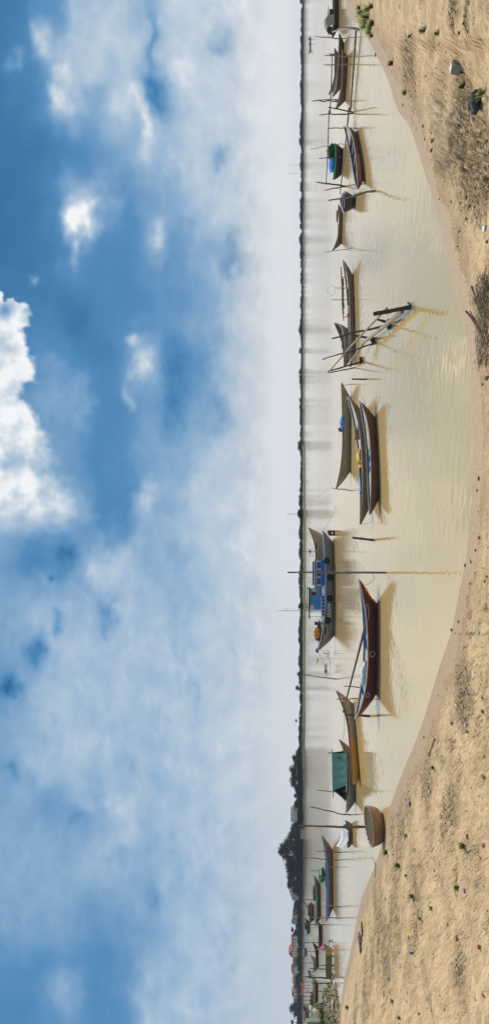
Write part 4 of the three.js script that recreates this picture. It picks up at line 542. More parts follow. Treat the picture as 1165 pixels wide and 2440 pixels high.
// ---------------------------------------------------------------- big blue fishing boat and the brown one behind it
const big = boat({ name: 'fishing_boat', label: 'big fishing boat with blue cabins, tyres and hull number', category: 'fishing boat', group: 'large fishing boats', a: [756, 1552, 796], b: [769, 1264, 794], beam: 3.4, free: 1.12, draft: 0.5, n: 48, strakes: 4, lap: 0.01, hull: wood(0.27, 0.23, 0.185), top: wood(0.10, 0.085, 0.10), rail: paint(0.45, 0.52, 0.60), railW: 0.16, railH: 0.1, flat: 0.62, thwarts: [], decks: [[-0.9, 0.86]], deckM: wood(0.26, 0.20, 0.15), deckM2: wood(0.30, 0.24, 0.18), ribs: [], eyes: [[-0.66, 1.15, 0.85, 0.2, true]], eyeM: paint(0.6, 0.5, 0.38) });
{
  const g = big.g, h = big.h, X = (py) => local(big, 775, py, 59).x, Y = (px, py = 1400, Z = 59) => H - (px - hz(py)) * Z / F;
  for (const s of [1, -1]) mesh('blue_stripe', band(h, s, -0.3, 0.95, 0.02, 0.26, 0.03, 40), paint(0.04, 0.17, 0.42), g);
  const cab = (x0, x1, y0, y1, z) => box(Math.abs(x1 - x0), y1 - y0, 2 * z, (x0 + x1) / 2, (y0 + y1) / 2, 0), blue = paint(0.03, 0.13, 0.42, 0.5), trim = paint(0.72, 0.74, 0.78);
  // long low cabin
  const a0 = X(1396), a1 = X(1336), ya = 0.95, yb = Y(752);
  mesh('cabin', cab(a0, a1, ya, yb, 1.15), blue, g);
  const roof = mesh('cabin_roof', join([cab(a0 - 0.15, a1 + 0.25, yb, yb + 0.12, 1.4), cab(a0 + 0.1, a1 - 0.1, yb + 0.12, yb + 0.42, 1.1)]), paint(0.06, 0.12, 0.26), g);
  mesh('roof_rail', join([box(a1 - a0 + 0.3, 0.07, 0.06, (a0 + a1) / 2, yb + 0.2, 1.42), box(a1 - a0 + 0.3, 0.05, 0.06, (a0 + a1) / 2, yb - 0.07, 1.42)]), trim, roof);
  for (let i = 0; i < 4; i++) mesh('window_post', box(0.14, 0.46, 0.05, mix(a0 + 0.12, a1 - 0.1, i / 3), yb - 0.36, 1.175), trim, g);
  for (let i = 0; i < 3; i++) mesh('window', box((a1 - a0) / 3 - 0.28, 0.42, 0.03, mix(a0 + 0.1, a1 - 0.1, (i + 0.5) / 3), yb - 0.36, 1.158), paint(0.02, 0.06, 0.2, 0.3), g);
  // wheelhouse
  const b0 = X(1457), b1 = X(1402), yc = 1.1, yd = Y(738);
  mesh('wheelhouse', cab(mix(b0, b1, 0.1), b1, yc, yd, 0.95), paint(0.05, 0.22, 0.55, 0.5), g);
  mesh('wheelhouse_base', cab(b0 - 1.6, b1 + 0.2, 0.95, yc + 0.45, 1.1), paint(0.03, 0.11, 0.30), g);
  const wr = mesh('wheelhouse_roof', cab(b0 - 0.8, b1 + 0.15, yd, yd + 0.13, 1.25), darkWood, g); mesh('roof_rack', join([cab(b0 + 0.3, b1 + 0.3, yd + 0.32, yd + 0.38, 0.9), box(0.06, 0.3, 0.06, b1, yd + 0.25, 0.8), box(0.06, 0.3, 0.06, b0 + 0.5, yd + 0.25, 0.8)]), tarHull, wr);
  for (const [f, w, m] of [[0.78, 0.5, plain(0.02, 0.02, 0.03, 0.3)], [0.92, 0.34, plain(0.28, 0.4, 0.5, 0.25)]]) { const k = mesh('window', box(w + 0.12, 0.72, 0.04, mix(b0, b1, f), yd - 0.5, 0.965), paint(0.35, 0.36, 0.5), g); mesh('pane', box(w, 0.6, 0.03, mix(b0, b1, f), yd - 0.5, 0.985), m, k); }
  mesh('doorway', box(0.55, 0.42, 0.03, mix(b0, b1, 0.2), yd - 0.26, 0.966), paint(0.6, 0.62, 0.62), g);
  for (const x of [b0 - 0.55, b0]) mesh('roof_post', box(0.07, yd - yc, 0.07, x, (yd + yc) / 2, 0.9), trim, g);
  // mast with aerial
  const mx = X(1455); mesh('mast', bar([V(mx, 1, 0), V(mx, Y(690), 0), V(mx, Y(658), 0.02)], 0.045, 0.018, 6), plain(0.3, 0.3, 0.32, 0.5), g); const mm = g.children.at(-1);
  mesh('aerial', join([box(0.5, 0.03, 0.03, mx, Y(684), 0), box(0.03, 0.6, 0.03, mx + 0.25, Y(684), 0), box(0.3, 0.03, 0.03, mx, Y(676), 0)]), plain(0.3, 0.3, 0.32, 0.5), mm);
  // rail stanchions, deck floats, bow gear
  for (let i = 0; i < 6; i++) mesh('stanchion', box(0.06, 0.5, 0.06, mix(X(1425), X(1466), i / 5), h.sheer(0) + 0.27, 1.5), trim, g);
  mesh('handrail', box(X(1420) - X(1468), 0.06, 0.06, X(1444), h.sheer(0) + 0.54, 1.5), trim, g);
  mesh('bow_cap', lump(0.24, 1.3, 0.9, 0.6, 0.1, 3, 2).translate(-big.L / 2 + 0.12, h.sheer(-1) + 0.02, 0), paint(0.03, 0.09, 0.42), g);
  mesh('winch_post', join([box(0.1, 1.0, 0.1, X(1479), h.sheer(-0.4) + 0.3, 0.9), box(0.6, 0.1, 0.1, X(1479), h.sheer(-0.4) + 0.7, 0.9)]), darkWood, g);
  for (const [px, py] of [[786, 1376], [785, 1424], [780, 1475], [779, 1336]]) { const x = X(py), y = Y(px, py, 57.6), t = mesh('tyre', metric(new THREE.TorusGeometry(0.27, 0.13, 10, 22)).translate(x, y, h.side(x, y) + 0.13), blackRubber, g); mesh('tyre_rope', bar([V(x, y + 0.2, h.side(x, y) + 0.16), V(x, h.sheer(2 * x / big.L), h.half(2 * x / big.L) + 0.02)], 0.02, 0.02, 4), rope, t); }
  // number painted on the bow
  const font = await new FontLoader().loadAsync('fonts/droid/droid_sans_bold.typeface.json');
  const txt = new TextGeometry('92226', { font, size: 0.42, depth: 0.01, curveSegments: 4, bevelEnabled: false }); txt.computeBoundingBox(); const tw = txt.boundingBox.max.x, tp = txt.attributes.position, xs = X(1470), xe = X(1436);
  for (let i = 0; i < tp.count; i++) { const x = xs + tp.getX(i) / tw * (xe - xs), y = Y(787.5, 1450, 57.6) + tp.getY(i); tp.setXYZ(i, x, y, h.side(x, y) + 0.03 + tp.getZ(i)); }
  txt.computeVertexNormals(); mesh('hull_number', metric(txt), paint(0.78, 0.76, 0.72), g);
  // loose gear on deck
  aboard(big, 'net_heap', 'orange and blue net heap on the bow of the fishing boat', 'net', join([lump(0.62, 1.25, 0.8, 0.9, 0.4, 41, 4, 2)]), cloth(0.72, 0.28, 0.04), X(1507), h.sheer(-0.6) + 0.62, 0);
  aboard(big, 'blue_net', 'dark blue net bundle at the tip of the orange heap', 'net', lump(0.45, 1.0, 0.8, 0.9, 0.4, 42, 3, 2), cloth(0.03, 0.05, 0.25), X(1517), h.sheer(-0.7) + 0.5, -0.1);
  aboard(big, 'winch_box', 'brown winch box on the foredeck of the fishing boat', 'box', join([box(0.7, 0.5, 0.7), box(0.4, 0.4, 0.3, 0.25, 0.4, 0)]), wood(0.16, 0.10, 0.08), X(1489), h.sheer(-0.5) + 0.55, 0);
  for (const [py, px, k, label] of [[1407, 770, 1, 'long white foam float on the side deck of the fishing boat'], [1471, 776, 0.62, 'short white foam float near the bow tyre of the fishing boat']]) aboard(big, 'foam_float', label, 'float', join([lump(0.3, 2.4 * k, 0.85, 0.75, 0.14, 44, 3)]), plain(0.74, 0.72, 0.68, 0.8), X(py), h.sheer(2 * X(py) / big.L) + 0.22, 1.25);
}
const brown = boat({ name: 'fishing_boat', label: 'tall-bowed bare brown boat lying behind the blue fishing boat', category: 'fishing boat', group: 'large fishing boats', a: [748, 1425, 788], b: [735, 1257, 789], beam: 2.8, free: 2.05, draft: 0.4, n: 36, strakes: 5, lap: 0.01, hull: wood(0.40, 0.33, 0.24), rail: wood(0.30, 0.20, 0.09), railW: 0.14, railH: 0.1, flat: 0.5, thwarts: [], ribs: [], decks: [[-0.5, 0.85]], deckM: wood(0.2, 0.15, 0.1), eyes: [[0.52, 2.1, 0.9, 0.17, true]], eyeM: paint(0.55, 0.48, 0.36) });
mesh('lamp_post', bar([V(1.6, 2, 0), V(1.6, 4.2, 0)], 0.03, 0.02, 5), tarHull, brown.g); mesh('lamp_shade', metric(new THREE.ConeGeometry(0.3, 0.35, 12)).translate(1.6, 3.0, 0), tarHull, brown.g);
{ const c = W(797, 1270), s = c.Z / F, k = thing('rudder_float', 'rust-red marker box with a light diamond hole, off the stern', 'marker', null, [c.x, 0, c.z]); const w = 13 * s, hh = 14 * s; const sh = new THREE.Shape([new THREE.Vector2(-w / 2, -0.2), new THREE.Vector2(w / 2, -0.2), new THREE.Vector2(w / 2, hh), new THREE.Vector2(-w / 2, hh)]); const hole = new THREE.Path([new THREE.Vector2(0, hh * 0.25), new THREE.Vector2(w * 0.16, hh * 0.4), new THREE.Vector2(0, hh * 0.55), new THREE.Vector2(-w * 0.16, hh * 0.4)]); sh.holes.push(hole); mesh('panel', metric(new THREE.ExtrudeGeometry(sh, { depth: 0.16, bevelEnabled: false })), paint(0.16, 0.04, 0.025), k); mesh('cap', box(w * 0.7, 0.16, 0.3, w * 0.1, hh + 0.06, 0.08), paint(0.1, 0.03, 0.02), k); }

// ---------------------------------------------------------------- stakes, rails and the broken jetty
const stakeM = wood(0.12, 0.095, 0.065), poleM = wood(0.30, 0.24, 0.165), oldM = wood(0.075, 0.055, 0.04), paleM = wood(0.42, 0.36, 0.29);
let seedNo = 3;
function stake(label, [tx, ty], [bx, by], r, mat = stakeM, { lean = 0, crook = 0.06, group = 'mooring stakes standing in the water', name = 'mooring_stake', taper = 0.6 } = {}) {
  const b = W(bx, by), top = P(tx, ty, b.Z + lean), base = V(b.x, 0, b.z), dir = base.clone().sub(top).normalize(), foot = base.clone().addScaledVector(dir, 0.45 / Math.max(0.35, -dir.y));
  seedNo++; const len = top.distanceTo(foot), m = mesh(name, bar(bent(foot, top, crook * len * 0.35, seedNo, 11), r, r * taper, 7, 0.16, seedNo).translate(-b.x, 0, -b.z), mat); m.position.set(b.x, 0, b.z); return tag(m, label, 'stake', group);
}
stake('thin leaning stake between the hut boat and the three sampans', [751, 86], [812, 92], 0.05);
stake('light bamboo stake at the tips of the three sampans', [773, 132], [838, 135], 0.045, poleM);
stake('straight bamboo stake crossing the middle of the three sampans', [771, 155], [840, 154], 0.045, poleM);
stake('short stub beside the far end of the upper bamboo rail', [783, 128], [806, 129], 0.05);
stake('tall crooked stake, taller of two near the sampan sterns', [743, 240], [806, 240], 0.07, stakeM, { crook: 0.1 });
stake('straight stake, shorter of two near the sampan sterns', [755, 238], [805, 236.5], 0.05);
stake('leaning stake of the first rail crossing', [782, 255], [839, 266.5], 0.06, oldM);
stake('bent dark stake of the first rail crossing', [761, 274], [841, 269], 0.055, oldM, { crook: 0.12 });
stake('slim stake at the green tip of the open sampan', [780, 306], [836, 305], 0.045);
stake('thin stake leaning over the net of the green boat', [739, 356], [812, 342], 0.035, stakeM, { crook: 0.1 });
stake('dark stake passing behind the blue sheet', [760, 377], [822, 373.5], 0.05, oldM);
stake('leaning stake of the second rail crossing', [754, 434], [823, 443.5], 0.075, oldM);
stake('shorter counter stake of the second rail crossing', [774, 453], [821, 444], 0.065, oldM);
stake('long slanting pole planted before the stubby boat', [783, 477], [894, 454], 0.065, oldM, { lean: 3, crook: 0.05 });
stake('thin slanting stake off the slim sampan tip', [771, 602], [839, 590], 0.03, stakeM, { crook: 0.1 });
stake('short plain stub beyond the jetty', [838, 903], [872, 903], 0.055, oldM, { crook: 0.02, taper: 0.9 });
stake('thin stake at the olive-grey sampan bow', [789, 1163], [839, 1169], 0.04);
stake('short twig stake at the other end of the olive-grey sampan', [813, 918], [843, 915], 0.03);
stake('thick weedy stub before the big fishing boat', [839, 1281], [889, 1286.5], 0.075, wood(0.11, 0.10, 0.05), { crook: 0.02, taper: 0.85 });
stake('very tall straight pole rising in front of the blue cabin', [685, 1364], [919, 1364], 0.055, wood(0.20, 0.16, 0.125), { crook: 0.012, taper: 0.7 });
stake('leaning mooring stake off the bow of the big fishing boat', [727, 1608], [801, 1618], 0.07, stakeM, { crook: 0.03 });
stake('stake crossing the oar near the dark red boat', [819, 1634], [862, 1639], 0.045);
stake('stake standing beside the tip of the ochre sampan', [801, 1666], [856, 1664.5], 0.045);
stake('stout stub at the stern of the dark red boat', [827, 1703], [880, 1705.5], 0.085, oldM, { crook: 0.03 });
stake('stake rising behind the green canopy', [781, 1794], [838, 1792], 0.06);
stake('thin forked stake above the open end of the canopy', [754, 1882], [842, 1889], 0.04);
stake('bent leaning stake beside the canopied boat bow', [739, 1923], [836, 1942], 0.05, stakeM, { crook: 0.1 });
stake('tall knotty pole between the canopied boat and the dinghy', [710, 1968], [874, 1970], 0.07, wood(0.15, 0.12, 0.085), { crook: 0.04 });
stake('thin stake across the tip of the blue-railed sampan', [756, 2028], [812, 2031], 0.05);
stake('tall thin stake in front of the blue-railed sampan', [715, 2043], [806, 2049], 0.05);
stake('short stake against the side of the blue-railed sampan', [781, 2065], [806, 2066], 0.05, poleM);
stake('stake with a crossbar beside the net pile', [741, 2075], [772, 2072], 0.06);
stake('thin stake above the teal-railed sampan', [721, 2143], [760, 2145], 0.08);
stake('stake near the stern of the blue-railed sampan', [772, 2158], [812, 2160], 0.06, poleM);
stake('tall stake at the very stern of the blue-railed sampan', [742, 2186], [808, 2187], 0.06, poleM);
stake('stake just past the blue-railed sampan', [719, 2202], [776, 2203], 0.06);
stake('thin stake beside the sampan with raised tip', [720, 2246], [768, 2246], 0.06);
stake('pale bent stake in front of the washing person', [752, 2262], [792, 2264], 0.07, paleM, { crook: 0.1 });
stake('slim stake seen over the far cabin boat', [730, 2266], [758, 2269], 0.06);
stake('thin stake in open water behind the trough', [724, 2294], [752, 2295], 0.06);
stake('short stub behind the wooden trough', [757, 2300], [776, 2300.5], 0.07);
stake('stake crossing the grey sampan', [736, 2307], [775, 2309], 0.08);
stake('tall dark stake at the rubbish spit', [727, 2327], [788, 2331], 0.09, oldM, { crook: 0.04 });
stake('dark stake beside the rubbish spit', [743, 2342], [785, 2343], 0.08, oldM);
stake('short stub before the long dark hull', [757, 2362], [766, 2362], 0.08, oldM);
{ const q = rng(71), nth = ['first', 'second', 'third', 'fourth', 'fifth', 'sixth', 'seventh', 'eighth', 'ninth', 'tenth', 'eleventh']; for (let i = 0; i < 11; i++) { const py = 2336 + i * 9 + q() * 4; stake(nth[i] + ' thin stake of the far row, counted from the orange hull', [718 + q() * 4, py], [736 + q() * 6, py + 1], 0.09, stakeM, { group: 'far row of thin stakes' }); } }
// bamboo rails on the crossings
function pole(name, label, a, b, r0, r1, mat, knots = 0.16, sag = 0.02, category = 'pole') { const d = a.distanceTo(b), pts = bent(a, b, sag * d * 0.2, ++seedNo, 18); pts.forEach((p, i) => { p.y -= sag * d * 0.5 * Math.sin(Math.PI * i / 17); }); const m = mesh(name, bar(pts, r0, r1, 8, knots, seedNo).translate(-a.x, -a.y, -a.z), mat); m.position.copy(a); return tag(m, label, category); }
{ const e0 = onSand(856, 73), c1 = W(839, 267), c2 = W(822, 443.5), a = V(e0.x, e0.y + 0.25, e0.z), m1 = P(834, 267, c1.Z), m2 = P(820, 444, c2.Z - 0.2), b = P(810, 462, c2.Z + 0.6);
  pole('bamboo_rail', 'thick long bamboo rail running from the shore past three sampans', a, m1, 0.085, 0.075, poleM, 0.16, 0.004); pole('bamboo_rail', 'thick bamboo rail continuing in front of the green boat', m1.clone().add(V(0.3, 0.1, 0.05)), b, 0.075, 0.055, poleM, 0.16, 0.006); }
{ const a = P(791, 129, 48), m = P(786, 270, 42), b = P(777, 440, 45); pole('bamboo_rail', 'thin upper bamboo rail behind the three sampans', a, m, 0.06, 0.06, poleM, 0.16, 0.004); pole('bamboo_rail', 'thin upper bamboo rail ending at the second crossing', m.clone().add(V(0.3, 0.08, 0)), b, 0.06, 0.045, poleM, 0.16, 0.004);
  stake('stake carrying the far end of the upper bamboo rail', [785, 131], [822, 131], 0.05); }
{ const b = onSand(857, 76), t = P(792, 75, b.Z + 2), m = P(822, 68, b.Z + 0.5); const k = mesh('bent_branch', bar(new THREE.CatmullRomCurve3([V(b.x, b.y - 0.3, b.z), V(b.x + 0.25, b.y + 0.35, b.z), m, P(805, 72, b.Z + 1.4), t]).getPoints(16), 0.09, 0.05, 7, 0.16, 4), paleM); tag(k, 'pale bent branch leaning over the hut boat from the shore', 'branch'); }
// broken jetty of logs and leaning stakes
const jetty = { group: 'leaning stakes of the broken jetty', name: 'jetty_stake' };
stake('thick leaning plank stake with a crosspiece at its foot, end of the jetty', [889, 748], [978, 731.5], 0.085, oldM, { ...jetty, lean: 0.4, crook: 0.01, taper: 0.95 });
stake('dark leaning jetty stake crossing the bottom of the big log', [791, 806], [930, 771], 0.06, oldM, { ...jetty, lean: 2, crook: 0.05 });
stake('long slanting jetty stake in the middle', [768, 857], [897, 817], 0.05, oldM, { ...jetty, lean: 2, crook: 0.06 });
stake('short dark jetty stake near the middle crossing', [846, 799], [893, 809], 0.09, oldM, { ...jetty, crook: 0.03 });
stake('upright stub under the big log', [896, 760], [931, 770], 0.08, oldM, { ...jetty, crook: 0.02 });
stake('forked jetty stake, thicker of the end pair', [781, 885], [865, 861], 0.075, oldM, { ...jetty, lean: 0.8, crook: 0.03 });
stake('forked jetty stake, thinner of the end pair', [784, 888], [845, 876], 0.06, oldM, { ...jetty, crook: 0.03 });
{ const Za = W(975, 735).Z, Zb = W(885, 818).Z, Zc = W(862, 862).Z;
  pole('jetty_log', 'thick pale log slanting along the broken jetty', P(958, 742, Za), P(862, 818, Zb), 0.10, 0.095, wood(0.40, 0.33, 0.27), 0.12, 0.004, 'log');
  pole('jetty_log', 'thinner log running on to the end of the jetty', P(868, 815, Zb), P(834, 862, Zc), 0.085, 0.07, wood(0.33, 0.27, 0.21), 0.12, 0.006, 'log');
  pole('jetty_handrail', 'long slim pole slanting high over the jetty', P(921, 734, Za - 0.2), P(828, 832, (Za + Zc) / 2 + 1), 0.045, 0.05, poleM, 0.12, 0.003, 'pole'); pole('jetty_handrail', 'slim pole rising to the far end of the jetty', P(832, 828, (Za + Zc) / 2 + 0.8), P(781, 888, Zc + 0.6), 0.05, 0.045, poleM, 0.12, 0.004, 'pole');
  const c = W(978, 729); mesh('crosspiece', bar([V(c.x - 0.02, 0.02, c.z + 0.06), V(c.x + 0.12, 0.06, c.z), V(c.x + 0.16, 0.12, c.z - 0.05)], 0.05, 0.03, 6, 0.2, 2), oldM).userData = { label: 'dark driftwood stub lying at the foot of the jetty', category: 'driftwood' };
  for (const [px, py, label] of [[930, 772, 'dark soaked root stump under the big log'], [892, 812, 'dark soaked stump at the middle of the jetty'], [862, 858, 'dark soaked stump at the end of the jetty']]) { const w = W(px, py), m = mesh('soaked_stump', lump(0.16, 1.5, 0.8, 1.2, 0.5, px, 3, 2), plain(0.02, 0.015, 0.01, 0.45)); m.position.set(w.x, 0.08, w.z); tag(m, label, 'stump'); } }
// net rack behind the brown sampan
{ const Z = W(838, 690).Z + 2.5, g = thing('net_rack', 'rack of bamboo with hanging green net behind the brown sampan', 'net rack', null, [0, 0, 0]); g.position.copy(P(830, 700, Z)).setY(0); const o = g.position.clone(), L = (px, py) => P(px, py, Z).sub(o);
  mesh('rail', bar(bent(L(812, 636), L(818, 763), 0.1, 8, 14), 0.055, 0.04, 6, 0.2, 3), wood(0.36, 0.28, 0.12), g); for (const py of [684, 712]) { const p = L(py === 684 ? 799 : 789, py + 2); mesh('upright', bar([V(p.x, -0.4, 0), p], 0.035, 0.025, 5), stakeM, g); } mesh('end_post', bar([V(L(815, 660).x, -0.4, 0), L(812, 660)], 0.04, 0.035, 5), stakeM, g); mesh('end_post', bar([V(L(815, 755).x, -0.4, 0), L(816, 755)], 0.04, 0.035, 5), stakeM, g);
  const q = rng(8); for (let i = 0; i < 12; i++) { const py = 668 + i * 7, p = L(816 + q() * 2, py), m = mesh('net_fold', lump(0.06 + 0.07 * q(), 1.7, 1, 0.8, 0.5, i + 60, 2, 2), cloth(0.09 + 0.16 * q(), 0.12 + 0.05 * q(), 0.05), g); m.position.copy(p); } 
  const hoop = []; for (let i = 0; i <= 24; i++) { const a = i / 24 * 6.283; hoop.push(L(789 + Math.cos(a) * 9, 692 + Math.sin(a) * 12)); } mesh('wire_hoop', bar(hoop, 0.012, 0.012, 4), rope, g); }
// basket boat drawn up at the edge
{ const w = W(909, 1961), g = thing('basket_boat', 'round woven basket boat drawn up at the water edge', 'basket boat', null, [w.x, 0.02, w.z + 0.1]); g.rotation.set(0.13, 0.6, 0.03);
  const weave = dataTex(256, 256, (u, v) => { const a = Math.sin(u * 6.283 * 20), b = Math.sin(v * 6.283 * 20), k = a * b > 0 ? Math.abs(a) : Math.abs(b); return 0.55 + 0.4 * k + 0.2 * tile4(u, v, 6, 6, n2, 3); }), wb = weave.clone(); for (const t of [weave, wb]) { t.repeat.set(1, 1); t.needsUpdate = true; }
  const R0 = 0.88, prof = []; for (let i = 0; i <= 16; i++) { const a = i / 16; prof.push(new THREE.Vector2(R0 * Math.pow(Math.sin(a * Math.PI / 2), 0.62) + 0.001, 0.72 * Math.pow(a, 2.1) - 0.08)); }
  const outer = new THREE.LatheGeometry(prof, 56), inner = new THREE.LatheGeometry(prof.map((p) => new THREE.Vector2(Math.max(0.001, p.x - 0.035), p.y + 0.03)).reverse(), 56);
  for (const k of [outer, inner]) { const uv = k.attributes.uv, p = k.attributes.position; for (let i = 0; i < uv.count; i++) uv.setXY(i, uv.getX(i) * 5.5 / 0.9, Math.hypot(p.getX(i), p.getZ(i)) * 0.6 + p.getY(i) * 1.1); }
  mesh('shell', outer, new THREE.MeshStandardMaterial({ color: C(0.37, 0.22, 0.12), roughness: 0.75, map: weave, bumpMap: wb, bumpScale: 0.012 }), g); mesh('lining', inner, new THREE.MeshStandardMaterial({ color: C(0.66, 0.50, 0.33), roughness: 0.85, map: weave, bumpMap: wb, bumpScale: 0.014 }), g);
  const hoop = (r, y, k) => { const pts = []; for (let i = 0; i <= 56; i++) { const a = i / 56 * 6.283; pts.push(V(Math.cos(a) * r, y, Math.sin(a) * r)); } return bar(pts, k, k, 7); };
  mesh('rim', hoop(R0 - 0.01, 0.655, 0.042), wood(0.36, 0.27, 0.18), g); mesh('inner_rim', hoop(R0 - 0.065, 0.625, 0.024), wood(0.42, 0.33, 0.22), g);
  for (let i = 0; i < 22; i++) { const a = i / 22 * 6.283, m = mesh('lashing', metric(new THREE.TorusGeometry(0.058, 0.013, 5, 10)), rope, g); m.position.set(Math.cos(a) * (R0 - 0.03), 0.65, Math.sin(a) * (R0 - 0.03)); m.rotation.y = -a; }
  for (let i = -3; i <= 3; i++) { const pts = []; for (let j = 0; j <= 14; j++) { const z = (j / 14 * 2 - 1) * Math.sqrt(1 - (i / 4.4) ** 2) * 0.8, x = i * 0.19, r = Math.hypot(x, z) / R0, a = Math.asin(Math.min(1, Math.pow(r, 1 / 0.62))) / (Math.PI / 2); pts.push(V(x, 0.72 * Math.pow(a, 2.1) - 0.03, z)); } mesh('rib', bar(pts, 0.012, 0.012, 4), wood(0.36, 0.28, 0.18), g); } }
// wooden trough, washing plank and what floats
{ const b = W(793, 2293), s = b.Z / F, g = thing('wooden_trough', 'long brown plank trough standing in the water', 'trough', null, [b.x, 0, b.z]); const w = 51 * s, hh = 15 * s, m = wood(0.26, 0.17, 0.06);
  for (let i = 0; i < 3; i++) mesh('plank', box(w, hh / 3 - 0.02, 0.06, 0, 0.12 + (i + 0.5) * hh / 3, 0.5), m, g); for (let i = 0; i < 3; i++) mesh('plank', box(w, hh / 3 - 0.02, 0.06, 0, 0.12 + (i + 0.5) * hh / 3, -0.5), m, g); for (const x of [-w / 2, w / 2]) mesh('end_board', box(0.06, hh, 1.06, x + Math.sign(x) * 0.031, 0.12 + hh / 2, 0), m, g); mesh('rim_pole', bar([V(-w / 2, hh * 0.35, 0.58), V(w / 2, hh * 0.32, 0.58)], 0.05, 0.04, 6), paleM, g); for (const x of [-w / 2 + 0.2, 0, w / 2 - 0.2]) mesh('leg', box(0.1, 0.7, 0.1, x, -0.1, 0.4), oldM, g); mesh('bottom_board', box(w, 0.04, 0.94, 0, 0.16, 0), oldM, g); }
{ const b = W(788, 2254), g = thing('washing_plank', 'narrow plank on stakes beside the washing person', 'plank', null, [b.x, 0, b.z]); mesh('board', box(1.7, 0.07, 0.4, 0, 0.25, 0), wood(0.3, 0.24, 0.18), g); for (const x of [-0.7, 0.7]) mesh('leg', box(0.1, 0.9, 0.1, x, -0.15, 0), oldM, g); }
for (const [px, py, r, c, label] of [[776, 1587, 0.3, [0.62, 0.58, 0.48], 'pale float on the mooring line, nearer the fishing boat'], [776, 1599, 0.24, [0.2, 0.17, 0.13], 'dark float on the mooring line, nearer the stake']]) { const w = W(790, py), m = mesh('line_float', lump(r, 1.4, 0.9, 0.9, 0.08, px, 2), plain(...c, 0.7)); m.position.copy(P(px, py, w.Z)); tag(m, label, 'float'); }
{ const w = W(790, 1558), p = P(775, 1557, w.Z), m = mesh('grapnel_anchor', join([bar([V(0, -0.5, 0), V(0, 0.3, 0)], 0.04, 0.04, 5), ...[0, 1, 2, 3].map((k) => { const a = k * 1.57 + 0.5; return bar([V(0, -0.5, 0), V(Math.cos(a) * 0.4, -0.45, Math.sin(a) * 0.4), V(Math.cos(a) * 0.6, -0.1, Math.sin(a) * 0.6)], 0.035, 0.02, 5); })]), blackRubber); m.position.copy(p); tag(m, 'dark grapnel hanging under the bow of the big fishing boat', 'anchor'); }
// ropes
function line(label, a, b, sag, r = 0.014) { const pts = []; for (let i = 0; i <= 20; i++) { const t = i / 20, p = a.clone().lerp(b, t); p.y -= sag * 4 * t * (1 - t); pts.push(p); } const m = mesh('mooring_rope', bar(pts, r, r, 4).translate(-a.x, -a.y, -a.z), rope); m.position.copy(a); tag(m, label, 'rope', 'mooring ropes'); }
const Zp = W(801, 1618).Z; line('rope from the big boat bow to its leaning stake', P(757, 1553, 59), P(777, 1615, Zp), 0.25, 0.022); line('slack rope from the big boat bow over two floats', P(764, 1547, 59), P(776, 1612, Zp), 0.9, 0.02);
line('rope from the fishing boat stern into the water', P(771, 1263, 59), P(799, 1205, 56), 0.2, 0.018); line('rope from the dark red bow to the tall pole', P(862, 1398, 26), P(885, 1365, 23.7), 0.35, 0.014); line('rope from the canopied boat bow to its bent stake', P(827, 1934, 36), P(820, 1938, 37), 0.05); line('slack rope between canopied boat and water', P(845, 1915, 35.5), P(862, 1955, 32), 0.2); line('rope from the blue-railed bow to the tall knotty pole', P(769, 1992, 58), P(752, 1969, 34), 0.3, 0.02); line('rope from ochre sampan tip past the canopied boat', P(806, 1650, 41), P(817, 1760, 36.5), 0.3); line('rope hanging from the grey sampan stern', P(858, 1249, 28), P(884, 1242, 26.5), 0.15, 0.012); line('rope at the olive-grey sampan bow', P(802, 1164, 40), P(836, 1166, 38), 0.3); line('rope from the slim sampan tip to its stake', P(793, 596, 49), P(800, 598, 40), 0.1); line('mooring line across the water to the work boats', P(752, 2105, 84), P(750, 2192, 92), 0.1, 0.03);
{ const b = P(755, 1580, Zp), m = mesh('yellow_flag', sheet([[V(0, 0, 0), V(-0.25, 0.06, 0.05), V(-0.5, 0, 0)], [V(0, -0.26, 0), V(-0.25, -0.2, 0.05), V(-0.42, -0.22, 0)]]), cloth(0.75, 0.66, 0.25)); m.position.copy(b).add(V(0.5, 0, 0)); tag(m, 'small yellow flag on a thin cane off the bow', 'flag'); const st = W(790, 1578); mesh('flag_cane', bar([V(m.position.x + 0.02, -0.3, m.position.z), V(m.position.x + 0.02, m.position.y + 0.1, m.position.z)], 0.018, 0.012, 4), stakeM).userData = { label: 'thin cane carrying the yellow flag', category: 'cane' }; }

